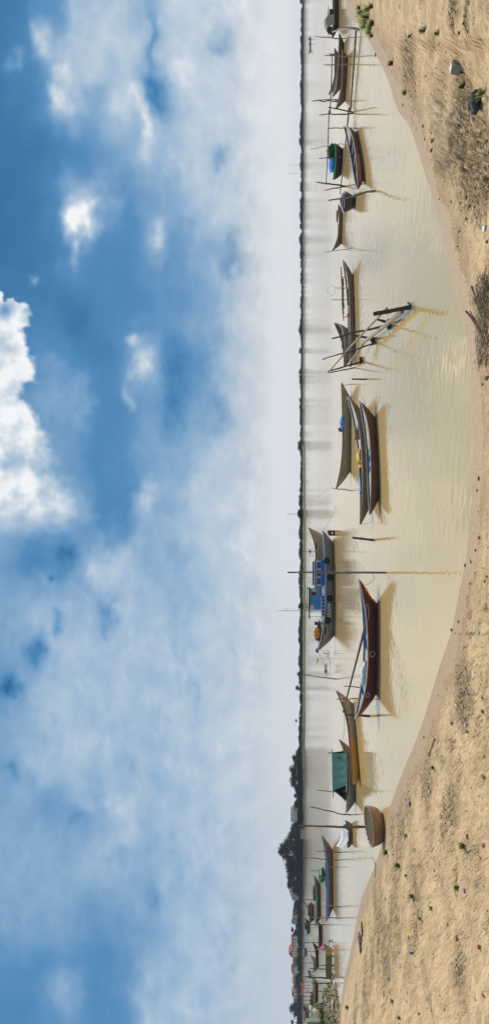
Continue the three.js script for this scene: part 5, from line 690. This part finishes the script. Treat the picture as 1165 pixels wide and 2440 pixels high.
// ---------------------------------------------------------------- rubbish spit and grassy mound at the end of the bay
const bladeTuft = tuftOf;
const spitAt = (px, py) => { const w = W(px, py); return w; };
{
  const patch = (name, label, corners, rise, mat, colors) => { // a low mound over a patch of shallows
    const N = 40, rows = [], c = []; for (let i = 0; i <= N; i++) { const row = []; for (let j = 0; j <= N; j++) { const u = i / N, v = j / N, a = spitAt(...corners[0]), b = spitAt(...corners[1]), d = spitAt(...corners[2]), e = spitAt(...corners[3]); const x = mix(mix(a.x, b.x, u), mix(e.x, d.x, u), v), z = mix(mix(a.z, b.z, u), mix(e.z, d.z, u), v), edge = Math.min(u, 1 - u, v, 1 - v) * 2; row.push(V(x, -0.4 + (rise + 0.4) * Math.pow(edge, 0.5) * (1 + 0.3 * fbm2(x * 0.4, z * 0.4, 3)) + 0.12 * fbm2(x * 2, z * 2, 3), z)); const k = fbm2(x * 0.7, z * 0.7, 4); c.push(...colors(k)); } rows.push(row); }
    const g = sheet(rows), p = g.attributes.position; g.setAttribute('color', new THREE.Float32BufferAttribute(c, 3)); const m = mesh(name, g, mat); return tag(m, label, 'mound', null, 'structure'), rows; };
  const soilM = new THREE.MeshStandardMaterial({ vertexColors: true, roughness: 0.95, side: THREE.DoubleSide, bumpMap: clothBump, bumpScale: 0.05 });
  const heapRows = patch('rubbish_spit', 'low spit of soil and rubbish', [[798, 2316], [766, 2372], [776, 2470], [818, 2440]], 0.5, soilM, (k) => [0.24 + 0.14 * k, 0.19 + 0.10 * k, 0.10 + 0.05 * k]);
  const grassRows = patch('green_mound', 'grassy mound at the end of the spit', [[776, 2396], [746, 2402], [744, 2500], [785, 2500]], 1.7, soilM, (k) => [0.12 + 0.05 * k, 0.16 + 0.06 * k, 0.03]);
  // rubbish strewn on it
  const q = rng(81), bitG = lump(1, 1, 0.6, 1, 0.5, 4, 1), im = new THREE.InstancedMesh(bitG, new THREE.MeshStandardMaterial({ roughness: 0.8 }), 1000), m = new THREE.Matrix4(), e = new THREE.Quaternion(), pal = [[0.25, 0.19, 0.11], [0.16, 0.12, 0.06], [0.30, 0.22, 0.12], [0.55, 0.48, 0.42], [0.12, 0.13, 0.05], [0.2, 0.15, 0.07], [0.22, 0.17, 0.09], [0.45, 0.25, 0.18], [0.12, 0.15, 0.05], [0.2, 0.17, 0.09]];
  const pick = (rows) => { const i = 2 + Math.floor(q() * 36), j = 2 + Math.floor(q() * 36); return rows[i][j].clone().add(V((q() - 0.5) * 1.2, 0, (q() - 0.5) * 1.2)); };
  for (let i = 0; i < 1000; i++) { const p = pick(heapRows); p.y = Math.max(p.y, 0.02) + 0.02; m.compose(p, e.setFromEuler(new THREE.Euler(q() * 6, q() * 6, q() * 6)), V(0.05 + 0.17 * q() * q(), 0.03 + 0.08 * q() * q(), 0.05 + 0.15 * q() * q())); im.setMatrixAt(i, m); im.setColorAt(i, C(...pal[Math.floor(q() * pal.length)])); }
  im.name = 'rubbish_litter'; tag(im, 'mixed rubbish, sticks and leaves strewn over the spit', 'rubbish', null, 'stuff'); scene.add(im);
  const blade = bladeTuft(91, 26, 0.5), gm = new THREE.InstancedMesh(blade, leafMat(0.12, 0.2, 0.03), 1600); for (let i = 0; i < 1600; i++) { const p = pick(i < 1450 ? grassRows : heapRows); m.compose(p, e.setFromAxisAngle(V(0, 1, 0), q() * 6.28), V(1, 0.8 + q(), 1).multiplyScalar(i < 1450 ? 0.9 : 0.45)); gm.setMatrixAt(i, m); gm.setColorAt(i, C(0.7 + 0.7 * q(), 0.8 + 0.4 * q(), 0.5 + 0.6 * q())); }
  gm.name = 'mound_grass'; tag(gm, 'bright green grass on the mound', 'grass', null, 'stuff'); scene.add(gm);
  // pale sacks and posts standing there
  const put = (name, label, cat, geo, mat, px, py, basePx, lift = 0) => { const w = spitAt(basePx, py), p = P(px, py, w.Z), k = mesh(name, geo, mat); k.position.copy(p).add(V(0, lift, 0)); return tag(k, label, cat); };
  put('white_sack', 'big cream sack standing in the bright grass', 'sack', lump(0.78, 1.0, 1.1, 0.9, 0.16, 95, 4), cloth(0.68, 0.62, 0.54), 751, 2420, 776);
  put('green_crate', 'bright green crate on top of the cream sack', 'crate', join([box(1.3, 0.25, 0.9), box(1.36, 0.05, 0.96, 0, 0.13, 0)]), paint(0.05, 0.5, 0.17), 742.5, 2420, 776);
  put('white_board', 'narrow white board leaning in the grass beside the sack', 'board', box(0.45, 2.2, 0.06), paint(0.75, 0.72, 0.66), 745, 2431, 778);
  put('white_bag', 'crumpled white bag at the edge of the grass', 'bag', lump(0.34, 1, 0.7, 1, 0.3, 96, 3), cloth(0.75, 0.74, 0.76), 740, 2403, 776);
  put('cloth_heap', 'pinkish cloth heap on the rubbish spit', 'cloth', lump(0.4, 1.6, 0.45, 1, 0.4, 97, 3), cloth(0.62, 0.42, 0.34), 793, 2396, 800);
  put('white_bag', 'torn white bag near the tip of the rubbish spit', 'bag', lump(0.28, 1.4, 0.5, 1, 0.4, 98, 3), cloth(0.74, 0.70, 0.64), 796, 2344, 801);
  put('white_bag', 'small white bag on the far side of the spit', 'bag', lump(0.24, 1.2, 0.6, 1, 0.4, 99, 3), cloth(0.72, 0.70, 0.66), 776, 2382, 786);
  stake('tall pale post at the edge of the bright grass', [727, 2399], [775, 2401], 0.09, paleM);
  // thatched hut over the water
  const wz = W(742, 2414), hut = thing('thatched_hut', 'small dark thatched hut on stilts behind the mound', 'hut', null, [wz.x, 0, wz.z]); const hw = 1.5;
  mesh('wall', box(2 * hw, 1.4, 2, 0, 1.5, 0), wood(0.13, 0.10, 0.075), hut); mesh('roof', (() => { const rows = []; for (const x of T(6)) { const row = []; for (const z of T(6)) row.push(V(x * (hw + 0.3), 2.9 - Math.abs(z) * 0.85 + 0.08 * n2(x * 3, z * 3), z * 1.35)); rows.push(row); } return sheet(rows); })(), cloth(0.16, 0.13, 0.10), hut); for (const x of [-1, 1]) for (const z of [-0.8, 0.8]) mesh('stilt', bar([V(x * hw * 0.9, -0.6, z), V(x * hw * 0.9, 1, z)], 0.08, 0.08, 6), oldM, hut);
}
function tuftOf(seed, n, spread) { const q = rng(seed), pos = [], col = [], nor = []; for (let i = 0; i < n; i++) { const a = q() * 6.283, r = q() * spread * 0.35, l = 0.25 + 0.5 * q(), lean = 0.15 + 0.6 * q(), b = V(Math.cos(a) * r, 0, Math.sin(a) * r), d = V(Math.cos(a + q() - 0.5), 0, Math.sin(a + q() - 0.5)), s = V(-d.z, 0, d.x).multiplyScalar(0.012 + 0.01 * q()); const m = b.clone().addScaledVector(d, lean * l * 0.4).add(V(0, l * 0.6, 0)), t = b.clone().addScaledVector(d, lean * l).add(V(0, l * (1 - lean * 0.35), 0)); const k = 0.7 + 0.6 * q(); for (const v of [b.clone().sub(s), b.clone().add(s), m.clone().add(s), b.clone().sub(s), m.clone().add(s), m.clone().sub(s), m.clone().sub(s), m.clone().add(s), t]) { pos.push(v.x, v.y, v.z); nor.push(d.x * 0.3, 0.9, d.z * 0.3); col.push(k, k, k * 0.8); } } const g = new THREE.BufferGeometry(); g.setAttribute('position', new THREE.Float32BufferAttribute(pos, 3)); g.setAttribute('normal', new THREE.Float32BufferAttribute(nor, 3)); g.setAttribute('color', new THREE.Float32BufferAttribute(col, 3)); return g; }

// ---------------------------------------------------------------- on the sand: grass tufts, stones, litter, driftwood
const tuftGeo = [0, 1, 2].map((k) => bladeTuft(120 + k, 60, 0.5)), tuftM = leafMat(0.24, 0.30, 0.09), dryTuftM = leafMat(0.24, 0.19, 0.06);
function tuft(px, py, size, label, dry = false) { const s = onSand(px, py), m = mesh('grass_tuft', tuftGeo[Math.floor(R() * 3)], dry ? dryTuftM : tuftM); m.position.set(s.x, s.y - 0.02, s.z); m.rotation.y = R() * 6.28; m.scale.setScalar(py > 1600 ? size * 0.68 : size); tag(m, label, 'grass tuft', 'grass tufts on the sand'); }
for (const [px, py, s, l, d] of [[870, 62, 0.8, 'broad green tuft at the shore by the bent branch'], [878, 40, 0.9, 'big green tuft up the bank from the bent branch'], [882, 76, 0.7, 'green tuft at the water edge beside the rail end'], [862, 30, 0.8, 'green tuft near the hut boat on the bank'], [890, 55, 0.7, 'small green tuft behind the shore tufts'], [888, 15, 0.6, 'sparse green tuft nearest the picture corner'], [866, 50, 0.7, 'green tuft between the broad tuft and the hut boat tuft'], [874, 52, 0.8, 'thick green tuft in the middle of the shore tufts'], [884, 66, 0.7, 'drooping green tuft close to the rail end'], [880, 22, 0.7, 'leaning green tuft toward the picture corner'], [872, 30, 0.6, 'short green tuft beside the leaning one'], [868, 40, 0.6, 'yellowed tuft among the shore tufts', true], [888, 84, 0.5, 'dry tuft at the end of the shore tufts', true], [858, 18, 0.6, 'dry tuft right by the water near the corner', true], [1010, 72, 0.42, 'lone bright tuft in open sand past the shore tufts'], [977, 86, 0.25, 'tiny tuft beside the lone bright tuft'], [1045, 78, 0.3, 'yellowish wisp in the open sand', true], [967, 220, 0.42, 'green tuft at the edge of the dark soil by the shore'], [935, 150, 0.5, 'dry tuft above the waterline', true], [1104, 205, 0.32, 'leafy tuft growing from the concrete block'], [1150, 222, 0.3, 'yellow-green leaf tuft above the dark rock'],
  [922, 2030, 0.75, 'green tuft, taller of a pair near the basket boat'], [951, 2062, 0.7, 'dense green tuft, second of a pair near the basket boat'], [968, 1990, 0.4, 'small green tuft between soil patches'], [1104, 2015, 0.42, 'thin spiky tuft in the wide sand'], [1092, 2115, 0.42, 'spidery tuft beside the blue scrap'], [1028, 2163, 0.32, 'round small tuft in the middle of the sand'], [983, 2135, 0.5, 'faint long tuft on the grey ridge'], [1002, 2188, 0.3, 'small tuft just past the round one'], [968, 2085, 0.28, 'tiny tuft next to the dense green one'], [937, 2385, 0.4, 'leaning tuft near the far corner of the sand'], [952, 2425, 0.3, 'small tuft close to the picture edge'], [1152, 1694, 0.26, 'weedy star-shaped tuft at the bottom of the sand'], [1078, 1722, 0.26, 'green blades beside the long soil patch'], [1033, 1828, 0.4, 'green blades on the dark soil mound'], [830, 2400, 0.9, 'green tuft by the inlet behind the rubbish spit']]) tuft(px, py, s, l, d);
const stoneM = new THREE.MeshStandardMaterial({ color: C(0.16, 0.145, 0.13), roughness: 0.9, map: clothMap, bumpMap: clothBump, bumpScale: 0.05 }), brickM = paint(0.36, 0.12, 0.06, 0.9);
function lay(name, label, cat, px, py, geo, mat, sink = 0.3, turn = R() * 6.28, group) { const s = onSand(px, py), m = mesh(name, geo, mat); geo.computeBoundingBox(); m.position.set(s.x, s.y - geo.boundingBox.min.y * (1 - sink), s.z); m.rotation.y = turn; return tag(m, label, cat, group); }
lay('dark_rock', 'big dark split rock half buried near the picture edge', 'rock', 1140, 250, join([lump(0.16, 1.3, 0.75, 0.75, 0.25, 201, 4), lump(0.13, 1.2, 0.9, 0.6, 0.25, 202, 4).translate(0.02, 0, 0.16)]), new THREE.MeshStandardMaterial({ color: C(0.085, 0.078, 0.075), roughness: 0.85, map: clothMap, bumpMap: clothBump, bumpScale: 0.04 }), 0.25, 0.25);
{ const s = onSand(1088, 170), g = thing('concrete_block', 'broken pale concrete block with a whitewashed edge', 'concrete block', null, [s.x, s.y - 0.04, s.z], 0.35); g.scale.setScalar(0.68); const sh = new THREE.Shape([[-0.17, 0], [0.17, 0], [0.19, 0.2], [0.10, 0.3], [-0.15, 0.26]].map((p) => new THREE.Vector2(...p))); mesh('block', metric(new THREE.ExtrudeGeometry(sh, { depth: 0.26, bevelEnabled: true, bevelSize: 0.015, bevelThickness: 0.015, bevelSegments: 2 })), new THREE.MeshStandardMaterial({ color: C(0.42, 0.34, 0.25), roughness: 0.95, map: clothMap, bumpMap: clothBump, bumpScale: 0.05 }), g); mesh('white_face', box(0.3, 0.03, 0.22, 0, 0.315, 0.12), paint(0.75, 0.70, 0.66), g); mesh('pale_stone', lump(0.06, 0.9, 1, 0.4, 0.2, 205, 3).translate(0.02, 0.12, 0.29), paint(0.6, 0.58, 0.45), g); }
const bricks = [[1110, 470, 'brick shard, first of the scatter by the sticks'], [1118, 492, 'brick shard, second of the scatter by the sticks'], [1112, 520, 'brick shard, third of the scatter by the sticks'], [1160, 575, 'brick shard beside the white wrapper'], [1030, 335, 'brick shard at the foot of the pale ridge'], [1028, 358, 'small brick shard below the pale ridge'], [1093, 78, 'brick shard in the sand above the concrete block'], [1143, 2255, 'whole reddish brick bit in the wide sand'], [1089, 2236, 'rounded reddish brown stone in the wide sand'], [905, 2312, 'brick shard on the dark soil above the inlet'], [1114, 1742, 'brick shard under the long soil patch'], [1152, 1850, 'tiny brick shard low in the sand'], [1152, 2013, 'brick shard near the spiky tuft'], [1115, 1992, 'small brick shard above the spiky tuft']];
for (const [px, py, l] of bricks) lay('brick_shard', l, 'brick', px, py, lump(0.034, 1.5, 0.7, 1, 0.4, px, 2), brickM, 0.3, undefined, 'brick shards on the sand');
const litter = [[1155, 543, 'white_wrapper', 'white plastic wrapper below the brick scatter', [0.75, 0.77, 0.8], 0.10], [1145, 349, 'teal_scrap', 'teal plastic scrap in the dug hollow', [0.06, 0.3, 0.3], 0.05], [951, 16, 'white_scrap', 'white paper scrap high on the bank by the corner', [0.75, 0.75, 0.78], 0.12], [1108, 2121, 'blue_scrap', 'blue plastic scrap beside the spidery tuft', [0.12, 0.2, 0.75], 0.05], [983, 2270, 'blue_can', 'blue drink can standing in the sand', [0.05, 0.07, 0.55], 0.07], [953, 2300, 'white_scrap', 'white twisted scrap above the blue can', [0.8, 0.76, 0.7], 0.10], [986, 2220, 'white_scrap', 'long white scrap in the grey sand', [0.72, 0.66, 0.58], 0.08], [972, 2232, 'white_scrap', 'thin white scrap by the long one', [0.72, 0.66, 0.58], 0.06], [971, 2366, 'teal_scrap', 'teal scrap in the far sand', [0.05, 0.4, 0.36], 0.05], [1112, 1648, 'teal_scrap', 'turquoise scrap in the long soil patch', [0.1, 0.5, 0.55], 0.045], [1088, 1680, 'white_scrap', 'white scrap in the long soil patch', [0.75, 0.74, 0.7], 0.05], [1118, 1702, 'grey_can', 'crushed grey can under the long soil patch', [0.4, 0.4, 0.4], 0.045], [1110, 1727, 'white_scrap', 'pale crumpled paper under the crushed can', [0.6, 0.56, 0.5], 0.06], [1024, 1885, 'white_scrap', 'white scrap beside the dark soil mound', [0.78, 0.74, 0.68], 0.06], [1140, 1508, 'teal_scrap', 'pale turquoise rag low on the bank', [0.35, 0.5, 0.45], 0.06], [1153, 690, 'white_scrap', 'white scrap in the heap of sticks', [0.75, 0.74, 0.74], 0.06], [1158, 785, 'white_scrap', 'curled white scrap among the sticks', [0.75, 0.7, 0.64], 0.05], [1128, 495, 'white_scrap', 'white scrap among the brick scatter', [0.7, 0.66, 0.62], 0.05], [1112, 530, 'white_scrap', 'pale crumpled paper past the brick scatter', [0.66, 0.6, 0.54], 0.06], [1026, 318, 'white_scrap', 'small white scrap at the ridge foot', [0.75, 0.72, 0.7], 0.04], [965, 2180, 'white_scrap', 'tiny white scrap on the grey ridge', [0.7, 0.66, 0.6], 0.04], [947, 2265, 'white_scrap', 'white tag over the dark hollow', [0.7, 0.66, 0.62], 0.05]];
for (const [px, py, n, l, c, r0] of litter) { const r = r0 * 0.6; lay(n, l, n.endsWith('can') ? 'can' : 'scrap', px, py, n.endsWith('can') ? join([metric(new THREE.CylinderGeometry(r * 0.6, r * 0.6, r * 2, 14)), metric(new THREE.CylinderGeometry(r * 0.5, r * 0.6, r * 0.2, 14)).translate(0, r * 1.1, 0)]) : lump(r, 1.5, 0.4, 1, 0.45, px + py, 2), cloth(...c), 0.1); }
// driftwood at the foot of the picture
{ const stick = (label, pts, r0, r1, m) => { const c = new THREE.CatmullRomCurve3(pts.map(([px, py, up]) => { const s = onSand(px, py); return V(s.x, s.y + up, s.z); })).getPoints(16), k = mesh('driftwood_stick', bar(c, r0, r1, 7, 0.2, ++seedNo), m); tag(k, label, 'stick', 'driftwood on the sand'); };
  stick('long pale driftwood stick slanting through the stick heap', [[1133, 682, 0.1], [1140, 715, 0.06], [1155, 770, 0.05], [1166, 815, 0.05]], 0.03, 0.022, wood(0.42, 0.30, 0.19));
  stick('dark forked driftwood branch with a pale broken end', [[1117, 741, 0.08], [1128, 758, 0.04], [1146, 790, 0.03], [1162, 818, 0.02]], 0.026, 0.034, wood(0.12, 0.08, 0.05));
  stick('short dark stick crossing the pale one', [[1134, 700, 0.05], [1141, 716, 0.09], [1150, 735, 0.03]], 0.022, 0.016, wood(0.10, 0.07, 0.045));
  stick('thin lone stick lying near the shore', [[1037, 1760, 0.02], [1030, 1780, 0.03], [1022, 1801, 0.02]], 0.018, 0.012, wood(0.16, 0.11, 0.06));
  stick('thin dark twig far along the shore', [[893, 2050, 0.03], [897, 2070, 0.06], [895, 2090, 0.02]], 0.02, 0.015, wood(0.14, 0.1, 0.06));
  stick('thin cane by the basket boat at the water edge', [[881, 2014, 0.25], [886, 2030, 0.15], [893, 2050, 0.05]], 0.012, 0.01, oldM);
  const log = onSand(865, 2222); const k = mesh('driftwood_log', bar(bent(V(log.x - 0.55, log.y + 0.05, log.z), V(log.x + 0.5, log.y + 0.06, log.z - 0.2), 0.1, 9), 0.07, 0.055, 8, 0.12, 3), wood(0.32, 0.23, 0.13)); tag(k, 'short brown log lying at the shore past the blue sampan', 'log'); lay('rag_bundle', 'grey rag bundle beside the shore log', 'rag', 862, 2246, lump(0.3, 1.6, 0.4, 1, 0.5, 301, 3), cloth(0.18, 0.15, 0.14), 0.2);
  // heap of dry straw and twigs
  const q = rng(141), gs = []; for (let i = 0; i < 300; i++) { const s = onSand(1141 + q() * 26, 655 + q() * 215), a = q() * 6.28, l = 0.06 + 0.22 * q(), u = q() * 0.5 - 0.1, d = V(Math.cos(a), u, Math.sin(a)).multiplyScalar(l), c = V(s.x, s.y + 0.01 + 0.07 * q(), s.z); gs.push(bar([c.clone().sub(d), c.clone().add(V((q() - 0.5) * 0.04, 0.02, (q() - 0.5) * 0.04)), c.clone().add(d)], 0.0045 + 0.005 * q(), 0.003, 4)); }
  tag(mesh('twig_litter', join(gs.slice(0, 170)), wood(0.20, 0.135, 0.08)), 'dark twigs heaped at the bottom edge of the sand', 'twigs', null, 'stuff'); tag(mesh('straw_litter', join(gs.slice(170)), wood(0.42, 0.31, 0.18)), 'heap of dry twigs and straw at the bottom edge of the sand', 'twigs', null, 'stuff'); }
{ // crumbs of soil, pebbles and leaf bits all over the bank
  const q = rng(151), N = 8000, im = new THREE.InstancedMesh(lump(1, 1, 0.7, 1, 0.4, 7, 1), new THREE.MeshStandardMaterial({ roughness: 0.9 }), N), m = new THREE.Matrix4(), e = new THREE.Quaternion(); let k = 0;
  while (k < N) { const ang = (q() - 0.5) * 1.95, dist = 4 + 42 * q() ** 1.8, pickd = q(), sc = soil[Math.floor(q() * soil.length)], den = pickd < 0.5 ? dents[Math.floor(q() * dents.length)] : pickd < 0.72 ? [sc.x, sc.Z, sc.r * 0.8] : null, x = den ? den[0] + (q() - 0.5) * den[2] * 2 : Math.sin(ang) * dist, Z = den ? den[1] + (q() - 0.5) * den[2] * 2 : Math.cos(ang) * dist, d = inland(x, Z); if (d < 0.35 || (pickd < 0.5 && Math.floor(den[0] * 97) % 3 === 0)) continue; const clump = fbm2(x * 0.5 + 30, Z * 0.5, 3); if (!den && q() > 0.35 + clump * 1.6 && d > 1.6) continue; const r = (0.004 + 0.013 * q() ** 3) * (0.8 + Math.hypot(x, Z) / 30); m.compose(V(x, sandHeight(x, Z) + r * 0.3, -Z), e.setFromAxisAngle(V(0, 1, 0), q() * 6.28), V(r * (1 + q()), r, r)); im.setMatrixAt(k, m); const c = q(); im.setColorAt(k, c < 0.62 ? C(0.11, 0.075, 0.04) : c < 0.8 ? C(0.24, 0.17, 0.09) : c < 0.9 ? C(0.06, 0.045, 0.03) : c < 0.96 ? C(0.32, 0.14, 0.08) : C(0.62, 0.56, 0.48)); k++; }
  im.name = 'soil_crumbs'; tag(im, 'dark crumbs of soil, pebbles and leaf bits on the sand', 'debris', null, 'stuff'); scene.add(im);
  const clods = [[1141, 1139, 0.07], [1137, 1167, 0.05], [1142, 1280, 0.07], [1133, 1310, 0.06], [1122, 1338, 0.05], [1108, 1346, 0.06], [1120, 1390, 0.05], [1160, 900, 0.10], [1150, 915, 0.05], [1063, 630, 0.07], [1048, 638, 0.05], [1075, 480, 0.06], [1010, 1756, 0.07], [1022, 1795, 0.05], [1076, 1500, 0.08], [1092, 1480, 0.07], [978, 1915, 0.12], [1008, 300, 0.08], [1012, 330, 0.06], [1023, 510, 0.05], [960, 250, 0.08], [895, 130, 0.12]];
  const nth = ['first', 'second', 'third', 'fourth', 'fifth', 'sixth', 'seventh', 'eighth', 'ninth', 'tenth', 'eleventh', 'twelfth', 'thirteenth', 'fourteenth', 'fifteenth', 'sixteenth', 'seventeenth', 'eighteenth', 'nineteenth', 'twentieth', 'next', 'last'];
  clods.sort((a, b) => a[1] - b[1]).forEach(([px, py, r], i) => lay('dark_clod', nth[i] + ' dark clod along the shore, counted from the bent branch', 'clod', px, py, lump(r * 0.46, 1.6, 0.55, 1, 0.6, px + 9, 2), plain(0.13, 0.09, 0.052, 0.9), 0.25, undefined, 'dark clods along the shore')); }

// ---------------------------------------------------------------- people
function person(label, joints, bones, zones, scaleTo, place, turn, faceDir = 1) { // one continuous body from tapered limbs
  const size = 72, mc = new MarchingCubes(size, new THREE.MeshStandardMaterial(), false, false, 90000); mc.isolation = 0; const half = 1.05, caps = bones.map(([a, b, r0, r1]) => [joints[a], joints[b], r0, r1]);
  const at = V(0, 0, 0), ab = V(0, 0, 0); const dist = (x, y, z) => { let d = 1e9; for (const [a, b, r0, r1] of caps) { ab.set(b[0] - a[0], b[1] - a[1], b[2] - a[2]); const t = clamp(((x - a[0]) * ab.x + (y - a[1]) * ab.y + (z - a[2]) * ab.z) / Math.max(1e-6, ab.lengthSq())), k = Math.hypot(x - a[0] - ab.x * t, y - a[1] - ab.y * t, z - a[2] - ab.z * t) - mix(r0, r1, t); const h = clamp(0.5 + 0.5 * (d - k) / 0.035); d = mix(d, k, h) - 0.035 * h * (1 - h); } return d; };
  for (let k = 0; k < size; k++) for (let j = 0; j < size; j++) for (let i = 0; i < size; i++) mc.field[i + j * size + k * size * size] = -dist((i / size * 2 - 1) * half, (j / size * 2 - 1) * half + 0.9, (k / size * 2 - 1) * half);
  mc.update(); const n = mc.count ?? mc.geometry.drawRange.count, pos = Array.from(mc.positionArray.slice(0, n * 3)), col = [];
  for (let i = 0; i < n; i++) { pos[3 * i] *= half; pos[3 * i + 1] = pos[3 * i + 1] * half + 0.9; pos[3 * i + 2] *= half; let best = 1e9, c = [0.3, 0.18, 0.12]; caps.forEach(([a, b, r0, r1], q) => { ab.set(b[0] - a[0], b[1] - a[1], b[2] - a[2]); const x = pos[3 * i], y = pos[3 * i + 1], z = pos[3 * i + 2], t = clamp(((x - a[0]) * ab.x + (y - a[1]) * ab.y + (z - a[2]) * ab.z) / Math.max(1e-6, ab.lengthSq())), k = Math.hypot(x - a[0] - ab.x * t, y - a[1] - ab.y * t, z - a[2] - ab.z * t) - mix(r0, r1, t); if (k < best) { best = k; c = zones[bones[q][4]]; } }); col.push(...c); }
  const g = new THREE.BufferGeometry(); g.setAttribute('position', new THREE.Float32BufferAttribute(pos, 3)); g.setAttribute('color', new THREE.Float32BufferAttribute(col, 3)); const gm = mergeVertices(g, 1e-4); gm.computeVertexNormals();
  const o = thing('person', label, 'person', 'people about the boats', place, turn); o.scale.setScalar(scaleTo); mesh('body', gm, new THREE.MeshStandardMaterial({ vertexColors: true, roughness: 0.85 }), o); return o;
}
const skin = [0.34, 0.19, 0.12];
{ // crouching, bent forward, back to the shore
  const J = { head: [0.02, 0.83, -0.42], crown: [0.02, 0.9, -0.46], neck: [0, 0.78, -0.3], chest: [0, 0.68, -0.16], waist: [0, 0.42, 0.05], hip: [0, 0.3, 0.12], sl: [-0.18, 0.72, -0.2], sr: [0.18, 0.72, -0.2], el: [-0.24, 0.48, -0.3], er: [0.26, 0.48, -0.28], hl: [-0.12, 0.28, -0.46], hr: [0.14, 0.3, -0.46], kl: [-0.2, 0.46, -0.2], kr: [0.2, 0.46, -0.18], fl: [-0.16, 0.06, 0.02], fr: [0.16, 0.06, 0.04], tl: [-0.17, 0.04, -0.16], tr: [0.17, 0.04, -0.14], pl: [-0.1, 0.28, 0.1], pr: [0.1, 0.28, 0.1] };
  const B = [['head', 'crown', 0.095, 0.09, 'hair'], ['neck', 'head', 0.05, 0.06, 'skin'], ['chest', 'neck', 0.12, 0.07, 'shirt'], ['waist', 'chest', 0.15, 0.16, 'shirt'], ['hip', 'waist', 0.16, 0.15, 'legs'], ['sl', 'el', 0.06, 0.05, 'shirt'], ['sr', 'er', 0.06, 0.05, 'shirt'], ['el', 'hl', 0.045, 0.03, 'skin'], ['er', 'hr', 0.045, 0.03, 'skin'], ['chest', 'sl', 0.12, 0.07, 'shirt'], ['chest', 'sr', 0.12, 0.07, 'shirt'], ['pl', 'kl', 0.1, 0.07, 'legs'], ['pr', 'kr', 0.1, 0.07, 'legs'], ['kl', 'fl', 0.065, 0.04, 'legs'], ['kr', 'fr', 0.065, 0.04, 'legs'], ['fl', 'tl', 0.04, 0.03, 'skin'], ['fr', 'tr', 0.04, 0.03, 'skin']];
  const b = W(788, 2259); person('person in a pink shirt crouching on the washing plank', J, B, { hair: [0.02, 0.016, 0.014], skin, shirt: [0.72, 0.12, 0.2], legs: [0.05, 0.045, 0.05] }, 1.15, [b.x, 0.285, b.z], 0.4); }
{ // seated paddler and companion in the far canoe
  const J = { head: [0, 0.98, 0], crown: [0, 1.07, 0], neck: [0, 0.88, 0], chest: [0, 0.7, 0], hip: [0, 0.3, 0.02], sl: [-0.18, 0.78, 0], sr: [0.18, 0.78, 0], el: [-0.3, 0.55, -0.1], er: [0.32, 0.6, -0.1], hl: [-0.3, 0.5, -0.35], hr: [0.2, 0.62, -0.38], kl: [-0.16, 0.4, -0.4], kr: [0.16, 0.4, -0.4], fl: [-0.16, 0.08, -0.5], fr: [0.16, 0.08, -0.5] };
  const B = [['head', 'crown', 0.1, 0.09, 'hair'], ['neck', 'head', 0.05, 0.07, 'skin'], ['chest', 'neck', 0.13, 0.07, 'shirt'], ['hip', 'chest', 0.15, 0.16, 'shirt'], ['chest', 'sl', 0.12, 0.07, 'shirt'], ['chest', 'sr', 0.12, 0.07, 'shirt'], ['sl', 'el', 0.06, 0.05, 'shirt'], ['sr', 'er', 0.06, 0.05, 'shirt'], ['el', 'hl', 0.045, 0.03, 'skin'], ['er', 'hr', 0.045, 0.03, 'skin'], ['hip', 'kl', 0.11, 0.07, 'legs'], ['hip', 'kr', 0.11, 0.07, 'legs'], ['kl', 'fl', 0.065, 0.045, 'legs'], ['kr', 'fr', 0.065, 0.045, 'legs']];
  const at = (x) => V(x, 0.1, 0).applyAxisAngle(V(0, 1, 0), canoe.g.rotation.y).add(canoe.g.position).toArray(), dark = { hair: [0.03, 0.025, 0.02], skin, shirt: [0.05, 0.045, 0.06], legs: [0.03, 0.03, 0.035] };
  person('dark-clothed paddler sitting in the middle of the far canoe', J, B, dark, 1, at(0.5), canoe.g.rotation.y + 1.57); person('dark-clothed person sitting at the end of the far canoe', J, B, dark, 1, at(3.4), canoe.g.rotation.y - 1.57);
  const w = W(741, 2364); person('person in orange-red sitting among the far work boats', J, B, { hair: [0.02, 0.02, 0.02], skin, shirt: [0.7, 0.13, 0.06], legs: [0.03, 0.2, 0.22] }, 1.1, [w.x, 0.6, w.z], 0.3); const w2 = W(730, 2280); person('person in a red hat at the far cabin boat', J, B, { hair: [0.5, 0.03, 0.04], skin, shirt: [0.25, 0.05, 0.07], legs: [0.03, 0.03, 0.04] }, 1.3, [w2.x, 0.8, w2.z], 0); }
// a jumble of further craft behind the spit
{ const q = rng(161), lab = ['grey', 'brown', 'dark', 'pale', 'tan'], ms = [wood(0.2, 0.17, 0.14), wood(0.17, 0.11, 0.07), tarHull, wood(0.32, 0.28, 0.23), wood(0.25, 0.18, 0.11)]; for (let i = 0; i < 5; i++) { const py = 2362 + i * 9; boat({ label: lab[i] + ' small sampan in the far jumble behind the rubbish spit', group: 'far jumble of sampans', a: [740 - i + q() * 2, py + 34, 748 - i * 1.6], b: [738 - i, py, 748 - i * 1.6], beam: 1.1, free: 0.5, n: 16, strakes: 1, hull: ms[i], rail: ms[(i + 2) % 5], ribN: 2, thwarts: [0] }); } }

renderer.render(scene, camera);
